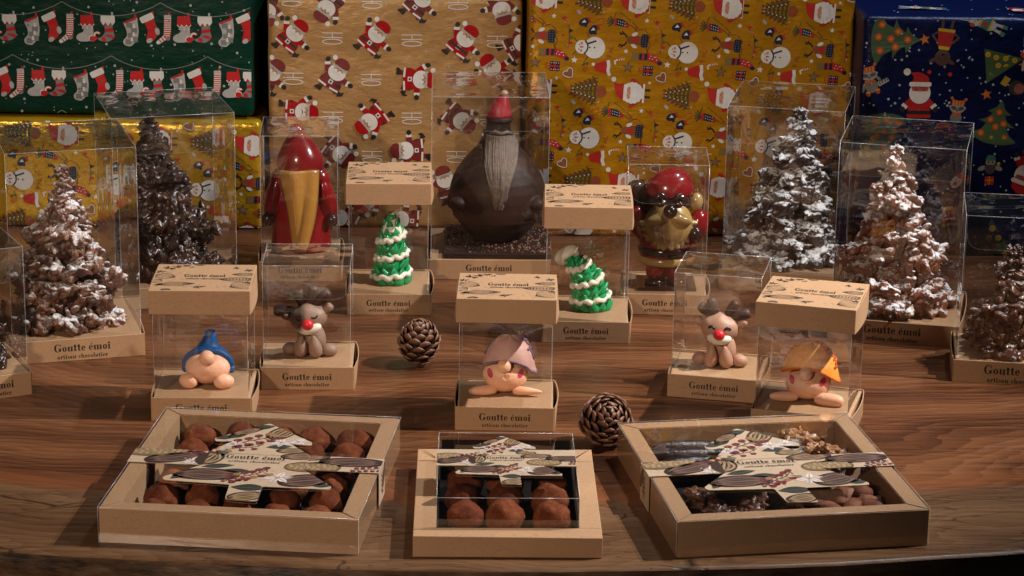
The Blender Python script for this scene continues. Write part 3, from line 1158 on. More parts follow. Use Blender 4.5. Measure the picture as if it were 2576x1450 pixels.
    for sx in (-1, 1):
        ink.line([(0.18 * sx, -0.75), (0.18 * sx, -1.05)], 0.12, BLACKC)
        ink.line([(0.45 * sx, -0.40), (0.68 * sx, -0.10)], 0.20, Rm)
        ink.ell(0.68 * sx, -0.08, 0.10, 0.12, Rm)
    ink.poly(rounded([(-0.52, 0.25), (0.52, 0.25), (0.40, 0.62), (0.55, 0.92), (0.30, 0.86), (-0.20, 0.72)], 0.16), Rm)
    ink.ell(0.66, 0.92, 0.13, 0.13, Wm)
    for i in range(11):
        a = R(150 + 24 * i)
        ink.ell(0.42 * math.cos(a), -0.12 + 0.42 * math.sin(a), 0.16, 0.16, Wm, n=10)
        ink.layer = 12
    ink.ell(0, -0.08, 0.44, 0.42, Wm)
    ink.poly(rounded([(-0.46, 0.18), (0.46, 0.18), (0.44, 0.36), (-0.44, 0.36)], 0.08), Wm)
    ink.ell(0, 0.10, 0.32, 0.12, SKIN)
    ink.ell(0, 0.06, 0.07, 0.06, (0.62, 0.22, 0.15), n=10)
    for sx in (-1, 1):
        ink.ell(0.13 * sx, 0.14, 0.03, 0.03, BLACKC, n=8)
        ink.ell(0.24 * sx, 0.06, 0.08, 0.06, (0.62, 0.20, 0.16), n=10)
    # little fir tree in a pot
    at(450, 540, R(90), 115)
    FG = (0.085, 0.065, 0.015)
    ink.line([(0, -0.45), (0, 0.95)], 0.05, (0.06, 0.03, 0.01))
    for i in range(6):
        y = -0.35 + 0.22 * i
        L = 0.78 - 0.115 * i
        for sx in (-1, 1):
            ink.line([(0, y), (sx * L * 0.6, y - 0.02), (sx * L, y + 0.18)], [0.12, 0.15, 0.04], FG)
            for t in (0.35, 0.6, 0.85):
                ink.line([(sx * L * t, y), (sx * L * t + sx * 0.08, y + 0.20)], 0.045, FG)
                ink.line([(sx * L * t, y), (sx * L * t + sx * 0.06, y - 0.14)], 0.045, FG)
            ink.line([(sx * L * 0.7, y + 0.06), (sx * L * 0.7, y + 0.18)], 0.045, Rm)
            ink.ell(sx * L * 0.45, y + 0.04, 0.035, 0.035, Wm, n=6)
            ink.layer = 14
    star(ink, 0, 1.05, 0.13, ORANGE)
    ink.poly(rounded([(-0.26, -0.45), (0.26, -0.45), (0.32, -0.80), (0.0, -1.0), (-0.32, -0.80)], 0.14), (0.30, 0.065, 0.02))
    # red hat
    at(540, 400, R(-15), 90)
    ink.poly(rounded([(-0.62, 0.0), (-0.10, 0.42), (0.20, 0.52), (0.38, -0.34), (-0.42, -0.40)], 0.10), Rm)
    ink.line(curve_pts([(0.18, 0.56), (0.34, 0.2), (0.40, -0.1), (0.62, -0.40)]), 0.22, Wm)
    ink.ell(-0.68, -0.02, 0.11, 0.11, Wm)
    # candy cane
    at(635, 365, R(12), 60)
    ink.line([(-0.35, -0.28), (-0.40, 0.05), (-0.15, 0.14), (0.6, 0.14)], 0.16, Wm)
    for x in (-0.05, 0.18, 0.41):
        ink.line([(x, 0.06), (x + 0.10, 0.22)], 0.10, Rm)
    # dark star flower
    at(692, 402, 0, 42)
    star(ink, 0, 0, 1.0, (0.10, 0.085, 0.045), 5, 0.35)
    star(ink, 0, 0, 0.5, (0.28, 0.24, 0.14), 5, 0.35)
    ink.ell(0, 0, 0.16, 0.16, Rm, n=8)
    # gingerbread heart
    at(895, 468, R(40), 44)
    hp = [(0.9 * math.sin(t) ** 3, 0.8 * math.cos(t) - 0.32 * math.cos(2 * t) - 0.12 * math.cos(3 * t)) for t in [2 * math.pi * i / 24 for i in range(24)]]
    ink.poly(hp, (0.27, 0.10, 0.035))
    ink.line([(x * 0.82, y * 0.82) for x, y in hp] + [(hp[0][0] * 0.82, hp[0][1] * 0.82)], 0.10, Wm)
    # lettering FALALA in a curve, little letters as strokes
    for i, ch in enumerate('FALALA'):
        a = 0.55 - 0.22 * i
        at(470 + 120 * math.cos(a - 0.1), 250 + 85 - 26 * i - 4, R(90 + 25 * (0.5 - i / 5)), 26)
        col = (0.34, 0.05, 0.02) if i < 3 else ORANGE
        if ch == 'F':
            ink.line([(-0.3, -0.5), (-0.3, 0.5), (0.3, 0.5)], 0.2, col)
            ink.line([(-0.3, 0.05), (0.2, 0.05)], 0.2, col)
        elif ch == 'A':
            ink.line([(-0.4, -0.5), (0, 0.5), (0.4, -0.5)], 0.2, col)
            ink.line([(-0.2, -0.15), (0.2, -0.15)], 0.16, col)
        else:
            ink.line([(-0.3, 0.5), (-0.3, -0.5), (0.3, -0.5)], 0.2, col)
    # string of lights, bunting
    at(0, 0, 0, 1)
    for pts in ([(85, 30), (150, 75), (190, 110), (186, 135), (230, 125), (270, 160), (260, 220), (268, 265)], [(620, 20), (612, 60), (640, 62), (690, 85), (745, 120), (755, 160), (800, 165), (838, 205), (825, 250), (836, 298)]):
        ink.line(curve_pts([(x, -y) for x, y in pts], 4), 3.2, BLACKC)
        for i, (x, y) in enumerate(pts[1:-1]):
            ink.ell(x + 6, -y - 6, 6, 6, (ORANGE, Rm, (0.16, 0.16, 0.03))[i % 3], n=8)
            ink.layer = 3
    ink.line(curve_pts([(845, -60), (890, -100), (908, -160), (905, -255)], 4), 3, BLACKC)
    for x, y, c in ((862, 68, Rm), (888, 100, ORANGE), (903, 145, NAVYC), (908, 185, (0.12, 0.13, 0.05)), (905, 218, Rm)):
        ink.poly([(x, -y + 14), (x, -y - 14), (x + 28, -y + 2)], c)
    # holly swirl and stars
    at(435, 400, 0, 30)
    ink.arc(0, -0.4, 0.5, 0.5, 0, 300, 0.14, Rm)
    ink.arc(0, -0.4, 0.22, 0.22, 90, 400, 0.12, Rm)
    ink.ell(-0.4, 0.6, 0.5, 0.22, (0.09, 0.08, 0.02), 0.6)
    ink.ell(0.3, 0.8, 0.4, 0.2, (0.09, 0.08, 0.02), 1.7)
    for x, y, r, c in ((245, 88, 17, Wm), (118, 272, 16, Wm), (392, 62, 14, LGREY), (367, 355, 22, Wm), (822, 498, 12, Wm), (365, 612, 15, LGREY), (300, 205, 11, Rm), (315, 125, 8, LGREY), (330, 265, 10, LGREY), (512, 610, 9, LGREY)):
        at(x, y, 0, 1)
        star(ink, 0, 0, r, c)


def gold_print(g, ox, oy, sc, i0, i1, j0, j1, k):
    ink = g.ink
    for i in range(i0, i1):
        for j in range(j0, j1):
            def at(x, y, rot, s):
                cx, cz = g.px(ox + (x + 562 * i - 35 * j) * P_ * sc, oy + (y + 34 * i + 542 * j) * P_ * sc)
                ink.at(cx, cz, rot + R(-3.5), s * k * sc)
            gold_tile(ink, at)


G3Y = 0.689
gold_gift = Gift('gift_box', 'tall golden wrapped box printed with snowmen and reindeer, beside the navy box', 0.0066, 0.3435, G3Y, 0.30, 0.0, 0.295,
                 m_wrap('golden_wrapping', (0.52, 0.245, 0.006), 0.36, 0.3, 0.25), 5.5, R(2.6))
k3 = abs(face_px(1000, 200, G3Y)[0] - face_px(900, 200, G3Y)[0]) / 100 * P_
gold_print(gold_gift, 1274.5, 0, 1.0, -1, 4, -1, 3, k3)
gold_gift.done()

G5Y = 0.692
lower_gold = Gift('gift_box', 'bright golden wrapped box lying under the green stocking box', -0.66, -0.2640, G5Y, 0.32, 0.0, 0.1165,
                  m_wrap('bright_golden_wrapping', (0.60, 0.345, 0.018), 0.26, 0.5, 0.45), 6.9)
gold_print(lower_gold, 338, 135, 1.0, -2, 2, 0, 3, k3)
lower_gold.done()

# navy paper with animals and trees
G4Y = 0.630
navy_gift = Gift('gift_box', 'navy wrapped box printed with green trees, raccoons and a rabbit', 0.3490, 0.66, G4Y, 0.26, 0.0, 0.2480,
                 m_wrap('navy_wrapping', (0.0025, 0.0070, 0.052), 0.38), 9.7, R(0.3))
ik = navy_gift.ink
k4 = abs(face_px(2300, 200, G4Y)[0] - face_px(2200, 200, G4Y)[0]) / 100 * P_


def na(x, y, rot=0.0, s=1.0):
    cx, cz = navy_gift.px(1905 + x * P_, y * P_)
    ik.at(cx, cz, R(rot), s * k4)
    return ik


YEL = (0.62, 0.42, 0.03)


def fir(col, bcol, curved):
    if curved:
        ik.poly(curve_pts([(0.0, 1.0), (0.22, 0.62), (0.55, 0.42)], 4) + curve_pts([(0.28, 0.36), (0.45, 0.10), (0.85, -0.10)], 4) + curve_pts([(0.45, -0.14), (0.70, -0.50), (1.05, -0.75), (0.4, -0.98), (-0.4, -0.98), (-1.0, -0.70), (-0.62, -0.45), (-0.45, -0.14)], 4)
                + curve_pts([(-0.80, -0.06), (-0.45, 0.12), (-0.28, 0.36)], 4) + curve_pts([(-0.52, 0.40), (-0.2, 0.62)], 4), col)
        bs = ((0, 0.45), (-0.3, 0.05), (0.32, -0.02), (0.0, -0.22), (-0.55, -0.62), (-0.05, -0.72), (0.5, -0.62))
    else:
        ik.poly([(0, 1.25), (0.95, -0.9), (-0.95, -0.75)], col)
        bs = ((0.0, 0.75), (-0.2, 0.30), (0.25, 0.25), (-0.35, -0.2), (0.1, -0.15), (0.55, -0.55), (-0.6, -0.6))
    for i, (x, y) in enumerate(bs):
        ik.layer = 3
        ik.ell(x, y, 0.15, 0.15, bcol, n=14)
        for q in range(3):
            a = q * math.pi / 3 + i
            ik.line([(x - 0.1 * math.cos(a), y - 0.1 * math.sin(a)), (x + 0.1 * math.cos(a), y + 0.1 * math.sin(a))], 0.022, YEL if bcol != YEL else (0.35, 0.2, 0.02))


TG = (0.055, 0.115, 0.045)
for x, y, rot, s, cv, bc in ((835, 235, -92, 150, 1, (0.58, 0.06, 0.02)), (1465, 380, -78, 112, 0, YEL), (1440, 735, -12, 138, 1, (0.58, 0.06, 0.02)), (1420, 1470, 8, 130, 0, YEL), (640, 900, 100, 110, 0, YEL), (760, 820, 180, 140, 1, (0.58, 0.06, 0.02))):
    na(x, y, rot, s)
    fir(TG, bc, cv)
for x, y in ((1005, 238), (1378, 570), (1605, 390)):
    na(x, y, 15, 36)
    star(ik, 0, 0, 1, (0.60, 0.13, 0.03))
    for q in (-0.3, 0.0, 0.3):
        ik.line([(-0.4, q), (0.4, q + 0.15)], 0.08, YEL)


def moose():
    for sx in (-1, 1):
        ik.line([(0.22 * sx, -0.55), (0.30 * sx, -1.25)], 0.16, BROWNM)
        ik.line([(0.38 * sx, 0.15), (0.70 * sx, -0.18), (0.42 * sx, -0.38)], 0.12, BROWNM)
        ik.line(curve_pts([(0.22 * sx, 1.35), (0.35 * sx, 1.7), (0.65 * sx, 1.95)]), 0.025, BLACKC)
        ik.ell(0.55 * sx, 1.78, 0.11, 0.11, (0.55, 0.03, 0.02))
        ik.ell(0.46 * sx, 1.12, 0.24, 0.11, BROWNM, 0.5 * sx)
    ik.poly(rounded([(-0.34, 0.42), (0.34, 0.42), (0.44, -0.50), (-0.44, -0.50)], 0.10), (0.42, 0.020, 0.018))
    ik.poly(rounded([(-0.45, -0.42), (0.45, -0.42), (0.45, -0.58), (-0.45, -0.58)], 0.04), YEL)
    ik.ell(0, 0.95, 0.42, 0.42, BROWNM)
    ik.ell(0, 0.72, 0.30, 0.24, BROWNM)
    ik.poly(rounded([(-0.28, 0.52), (0.28, 0.52), (0.30, 0.34), (-0.30, 0.34)], 0.06), YEL)
    ik.ell(0, 0.78, 0.09, 0.07, BLACKC)
    ik.ell(-0.16, 1.0, 0.03, 0.04, BLACKC, n=8)
    ik.ell(0.16, 1.0, 0.03, 0.04, BLACKC, n=8)


BROWNM = (0.105, 0.055, 0.045)
for x, y, rot, s in ((1130, 240, 174, 115), (1150, 1300, 10, 110)):
    na(x, y, rot, s)
    moose()


def rabbit():
    W2 = (0.55, 0.57, 0.58)
    TEAL = (0.05, 0.22, 0.22)
    for sx in (-1, 1):
        ik.ell(0.22 * sx, 1.25, 0.13, 0.48, W2, -0.25 * sx)
        ik.ell(0.22 * sx, 1.25, 0.06, 0.36, LGREY, -0.25 * sx)
        ik.line([(0.16 * sx, -0.6), (0.20 * sx, -1.10)], 0.17, W2)
        ik.line([(0.20 * sx, -1.05), (0.22 * sx, -1.35)], 0.22, TEAL)
        ik.line([(0.19 * sx, -1.00), (0.19 * sx, -1.07)], 0.24, YEL)
    ik.ell(0, -0.2, 0.36, 0.50, W2)
    ik.poly(rounded([(-0.34, 0.28), (0.34, 0.28), (0.40, -0.35), (-0.40, -0.35)], 0.1), TEAL)
    ik.poly(rect(-0.36, 0.36, -0.40, -0.28), YEL)
    ik.ell(0, 0.62, 0.42, 0.40, W2)
    ik.ell(0.40, 0.70, 0.12, 0.16, (0.55, 0.06, 0.02))
    ik.ell(-0.40, 0.70, 0.12, 0.16, (0.55, 0.06, 0.02))
    ik.poly(rect(-0.26, 0.26, 0.22, 0.36), YEL)
    ik.ell(0, 0.52, 0.06, 0.05, BLACKC)
    ik.ell(-0.15, 0.66, 0.035, 0.04, BLACKC, n=8)
    ik.ell(0.15, 0.66, 0.035, 0.04, BLACKC, n=8)
    ik.ell(-0.05, 0.0, 0.17, 0.14, (0.50, 0.05, 0.03))


for x, y, rot, s in ((1375, 140, 68, 100), (850, 32, 84, 95), (1640, 260, 180, 100)):
    na(x, y, rot, s)
    rabbit()


def raccoon(full):
    G, G2 = (0.19, 0.185, 0.185), (0.09, 0.085, 0.09)
    if full:
        ik.line([(0.5, -0.55), (1.2, -0.30)], 0.28, (0.42, 0.42, 0.42))
        for q in (0.65, 0.82, 1.0, 1.15):
            ik.line([(q - 0.02, -0.62 + (q - 0.5) * 0.36), (q - 0.05, -0.36 + (q - 0.5) * 0.36)], 0.07, BLACKC)
        ik.ell(0.05, -0.55, 0.42, 0.48, G)
        for x, y in ((-0.25, -1.05), (0.4, -0.95)):
            ik.ell(x, y, 0.16, 0.20, (0.50, 0.07, 0.02))
            ik.line([(x - 0.14, y + 0.08), (x + 0.14, y + 0.08)], 0.09, YEL)
        for i in range(7):
            ik.ell(-0.4 + 0.16 * i, -0.38 - 0.08 * math.sin(i), 0.05, 0.06, (YEL, (0.5, 0.05, 0.02), TG)[i % 3], n=8)
            ik.layer = 9
        ik.ell(-0.50, -0.65, 0.10, 0.28, G, -0.3)
        ik.ell(0.55, -0.10, 0.10, 0.25, G, 0.7)
    else:
        ik.ell(0, -0.5, 0.40, 0.40, G)
    ik.poly(rounded([(-0.62, 0.28), (-0.30, 0.45), (0.30, 0.45), (0.62, 0.28), (0.40, -0.05), (0.0, -0.20), (-0.40, -0.05)], 0.08), (0.36, 0.35, 0.35))
    ik.ell(-0.25, 0.18, 0.22, 0.13, G2, -0.3)
    ik.ell(0.25, 0.18, 0.22, 0.13, G2, 0.3)
    ik.ell(0, 0.02, 0.07, 0.06, BLACKC)
    ik.ell(-0.2, 0.2, 0.03, 0.03, BLACKC, n=8)
    ik.ell(0.2, 0.2, 0.03, 0.03, BLACKC, n=8)
    ik.poly(rounded([(-0.42, 0.38), (0.42, 0.38), (0.46, 0.80), (0.0, 0.72), (-0.46, 0.80)], 0.08), (0.55, 0.10, 0.03))
    for x in (-0.3, -0.1, 0.1, 0.3):
        ik.line([(x, 0.40), (x * 1.1, 0.72)], 0.05, YEL)
    ik.ell(-0.48, 0.86, 0.11, 0.11, (0.45, 0.16, 0.05))
    ik.ell(0.48, 0.86, 0.11, 0.11, (0.45, 0.16, 0.05))
    ik.poly(rounded([(-0.32, -0.12), (0.32, -0.12), (0.30, -0.30), (-0.30, -0.30)], 0.05), (0.55, 0.10, 0.02))


na(672, 470, 12, 92)
raccoon(True)
na(1200, 668, -6, 88)
raccoon(False)


def navy_santa():
    Rm = (0.46, 0.012, 0.016)
    for sx in (-1, 1):
        ik.line([(0.35 * sx, -0.25), (0.68 * sx, -0.62)], 0.24, Rm)
        ik.line([(0.60 * sx, -0.50), (0.70 * sx, -0.62)], 0.28, WHITE)
        ik.ell(0.74 * sx, -0.72, 0.12, 0.14, BLACKC)
    ik.poly(rounded([(-0.40, -0.15), (0.40, -0.15), (0.56, -1.10), (-0.56, -1.10)], 0.12), Rm)
    ik.line([(-0.52, -0.85), (0.52, -0.85)], 0.17, BLACKC)
    ik.arc(0, -0.85, 0.10, 0.10, 0, 355, 0.05, (0.55, 0.3, 0.04))
    ik.ell(0, 0.05, 0.48, 0.50, WHITE)
    ik.poly(rounded([(-0.40, 0.34), (0.40, 0.34), (0.34, 0.12), (-0.34, 0.12)], 0.08), (0.45, 0.10, 0.10))
    ik.arc(-0.12, 0.27, 0.09, 0.09, 0, 350, 0.025, BLACKC)
    ik.arc(0.12, 0.27, 0.09, 0.09, 0, 350, 0.025, BLACKC)
    ik.ell(0, 0.16, 0.08, 0.06, (0.55, 0.16, 0.14))
    ik.poly(rounded([(-0.40, 0.44), (0.42, 0.44), (0.36, 0.80), (-0.05, 1.0), (-0.52, 0.96), (-0.28, 0.80)], 0.12), Rm)
    ik.poly(rounded([(-0.50, 0.34), (0.50, 0.34), (0.50, 0.54), (-0.50, 0.54)], 0.09), WHITE)
    ik.ell(-0.62, 1.00, 0.16, 0.16, WHITE)


na(975, 565, 0, 135)
navy_santa()
na(1610, 1050, 160, 130)
navy_santa()
# owl carrying a red parcel, penguin, hedgehog
na(1400, 1010, 0, 80)
for sx in (-1, 1):
    ik.ell(0.62 * sx, -0.05, 0.34, 0.18, (0.33, 0.34, 0.34), -0.4 * sx)
ik.ell(0, 0.0, 0.42, 0.52, (0.07, 0.07, 0.08))
ik.ell(-0.16, 0.42, 0.22, 0.22, (0.36, 0.36, 0.33))
ik.ell(0.16, 0.42, 0.22, 0.22, (0.36, 0.36, 0.33))
ik.ell(-0.16, 0.42, 0.07, 0.07, BLACKC)
ik.ell(0.16, 0.42, 0.07, 0.07, BLACKC)
ik.poly([(-0.06, 0.36), (0.06, 0.36), (0, 0.22)], YEL)
ik.poly(rounded([(-0.42, 0.55), (0.42, 0.55), (0.30, 0.95), (-0.25, 1.0)], 0.12), (0.05, 0.20, 0.16))
ik.ell(0.62, 0.30, 0.14, 0.14, YEL)
ik.poly(rect(-0.34, 0.34, -1.35, -0.70), (0.50, 0.030, 0.018))
ik.line([(0, -1.35), (0, -0.70)], 0.06, YEL)
ik.line([(-0.34, -1.0), (0.34, -1.0)], 0.06, YEL)
na(1195, 1095, -35, 70)
ik.ell(0, 0, 0.45, 0.62, (0.50, 0.50, 0.50))
ik.poly(rounded([(-0.4, 0.4), (0.4, 0.4), (0.2, 0.95), (-0.2, 0.95)], 0.15), (0.45, 0.06, 0.03))
ik.ell(0.0, -0.05, 0.10, 0.08, (0.5, 0.05, 0.05))
ik.ell(-0.15, 0.15, 0.05, 0.05, BLACKC, n=8)
ik.ell(0.15, 0.15, 0.05, 0.05, BLACKC, n=8)
na(1560, 530, 60, 80)
ik.ell(0, 0, 0.55, 0.62, (0.035, 0.03, 0.022))
ik.ell(0.05, -0.2, 0.40, 0.40, (0.30, 0.10, 0.09))
ik.ell(0.1, 0.0, 0.05, 0.05, BLACKC, n=8)
ik.poly(rect(-0.35, 0.35, 0.75, 1.25), (0.50, 0.34, 0.03))
ik.ell(0.45, -0.6, 0.10, 0.10, (0.5, 0.03, 0.02))
na(1130, 10, 180, 70)
ik.ell(0, 0, 0.6, 0.6, (0.02, 0.02, 0.03))
ik.ell(0, -0.1, 0.4, 0.35, WHITE)
ik.ell(0, 0.1, 0.12, 0.1, ORANGE)
for i in range(230):
    na(rnd.uniform(630, 1720), rnd.uniform(-10, 1560), 0, 1)
    ik.layer = -2
    ik.ell(0, 0, *([rnd.choice((5, 5, 7, 8))] * 2), (0.42, 0.47, 0.52), n=8)
navy_gift.done()
# the same print goes over the top of the navy box
side_ink = ik
ik = Ink(lambda x, y, h: (x, y, navy_gift.h + 0.0012 + h), (-0.145, 0.145, -0.125, 0.125))
for fn, x, y, rot, s in ((rabbit, -0.088, -0.088, 80, 95), (moose, 0.060, -0.02, 20, 110), (navy_santa, -0.02, 0.05, 60, 110), (rabbit, 0.085, -0.095, 150, 95), (navy_santa, -0.115, 0.02, 190, 100), (navy_santa, 0.005, -0.092, 185, 70)):
    ik.at(x, y, R(rot), s * k4)
    fn()
for i in range(90):
    ik.at(rnd.uniform(-0.14, 0.14), rnd.uniform(-0.122, 0.122))
    ik.layer = -2
    ik.ell(0, 0, 6 * k4, 6 * k4, (0.42, 0.47, 0.52), n=8)
ik.build('printed_pattern', navy_gift.root)['kind'] = 'stuff'


# ---------------------------------------------------------------- kraft and clear-film display boxes
def bowed_side(sgn, w, d, z0, z1, bow, th=0.0007):
    """an upright card panel along one side, bowed outwards"""
    n, m = 14, 4
    vs, fs = [], []
    for layer in (0, 1):
        for j in range(m + 1):
            z = z0 + (z1 - z0) * j / m
            for i in range(n + 1):
                t = i / n
                x = w / 2 + bow * math.sin(math.pi * t) ** 0.8 * (0.35 + 0.65 * j / m) + th * layer
                vs.append((sgn * x, -d / 2 + d * t, z))
    W = n + 1
    L = W * (m + 1)

    def q(a, b, c, e):
        fs.append((a, b, c, e) if sgn > 0 else (e, c, b, a))
    for j in range(m):
        for i in range(n):
            a = j * W + i
            q(L + a, L + a + 1, L + a + 1 + W, L + a + W)
            q(a + W, a + 1 + W, a + 1, a)
    for i in range(n):
        a = m * W + i
        q(L + a, L + a + 1, a + 1, a)
        q(i, i + 1, L + i + 1, L + i)
    for j in range(m):
        a = j * W
        q(a, L + a, L + a + W, a + W)
        a += n
        q(L + a, a, a + W, L + a + W)
    return vs, fs


def crease(parent, segs, r=0.00024):
    for a, b in segs:
        o = MB().add(tube([a, b], r, 6), 0, None, True).build('crease', CREASE, parent)


def brand(ink, cx, cz, w):
    write(ink, 'Goutte émoi', cx, cz, w)
    write(ink, 'artisan chocolatier', cx, cz - w * 0.134, w * 0.895, None, 0.02)


def lens_curve(L, W, off, n=9):
    return [(L * (2 * i / n - 1), W * off * math.sin(math.pi * i / n)) for i in range(n + 1)]


def sketch_pod(ink, x, y, L, W, rot, n=5, w=0.0004, corn=False):
    ink.at(x, y, rot)
    for k in range(n):
        o = 2 * k / (n - 1) - 1
        ink.layer = 0
        ink.line(lens_curve(L, W, o), w * (1.3 if abs(o) > 0.9 else 1.0), INKLINE)
    if corn:
        for i in range(10):
            ink.layer = 0
            xx = -L * 0.8 + 1.6 * L * i / 9
            ink.line([(xx, -W * 0.55), (xx + L * 0.04, W * 0.55)], w * 1.2, INKLINE)


def sketch_spray(ink, x, y, s, n, seed):
    q = random.Random(seed)
    ink.at(x, y)
    for i in range(n):
        a = q.uniform(0, 6.28)
        L = s * q.uniform(0.5, 1.0)
        ink.layer = 0
        ink.line([(0, 0), (L * 0.5 * math.cos(a + 0.3), L * 0.5 * math.sin(a + 0.3)), (L * math.cos(a), L * math.sin(a))], [0.0002, 0.0011, 0.0003], INKLINE)


def lid_print(parent, w, d, zt):
    sx, sy = w / 0.08, d / 0.077
    ink = Ink(lambda x, y, h: (x, y, zt + h), (-w / 2 + 0.001, w / 2 - 0.001, -d / 2 + 0.001, d / 2 - 0.001))

    def P(x, y):
        return x * 0.001 * sx, y * 0.001 * sy
    for x, y, L, W, rot, n, c in ((-31.6, 2.8, 9, 6.5, -0.35, 5, 0), (-21, -20, 15, 4.5, 0.10, 5, 0), (33, 9, 10, 3.5, 0.0, 4, 0), (28, -5.5, 14, 5, 0.02, 4, 1),
                                  (33, -23, 10, 8.5, 0.50, 6, 0), (-37, -12, 6, 4, 0.8, 4, 0), (-27, -36, 4, 2, 0.0, 4, 0), (-6, 37, 4, 1.8, 0, 4, 0)):
        sketch_pod(ink, *P(x, y), L * 0.00108, W * 0.00125, rot, n + 1, 0.00050, c)
    for i, (x, y, s, n) in enumerate(((-30, 27, 7, 14), (-24, 31, 6, 12), (-17, 35, 5, 9), (-36, 16, 6, 10), (24, 28, 4, 9), (35, 22, 5, 10), (-2, -29, 4.5, 9), (2, -27, 4, 8), (-34, -24, 6, 8), (-12, 30, 3, 6), (37, -14, 5, 7))):
        sketch_spray(ink, *P(x, y), s * 0.001, n, i)
    q = random.Random(4)
    for i in range(16):
        x, y = q.choice(((-20, -10), (-10, -24), (20, -28), (26, 16), (-26, 14))) 
        ink.at(*P(x + q.uniform(-7, 7), y + q.uniform(-6, 6)), q.uniform(0, 3))
        ink.line(curve_pts([(-0.004, 0), (0, 0.0012), (0.004, -0.0006)], 3), 0.00022, (0.20, 0.13, 0.08))
    ink.at(0, 0)
    write(ink, 'Goutte émoi', *P(0.9, 1.0), 0.0335 * sx, None, 0, 1.65)
    write(ink, 'artisan chocolatier', *P(0.8, -6.0), 0.0295 * sx, None, 0.02, 1.7)
    ink.build('printed_drawing', parent)


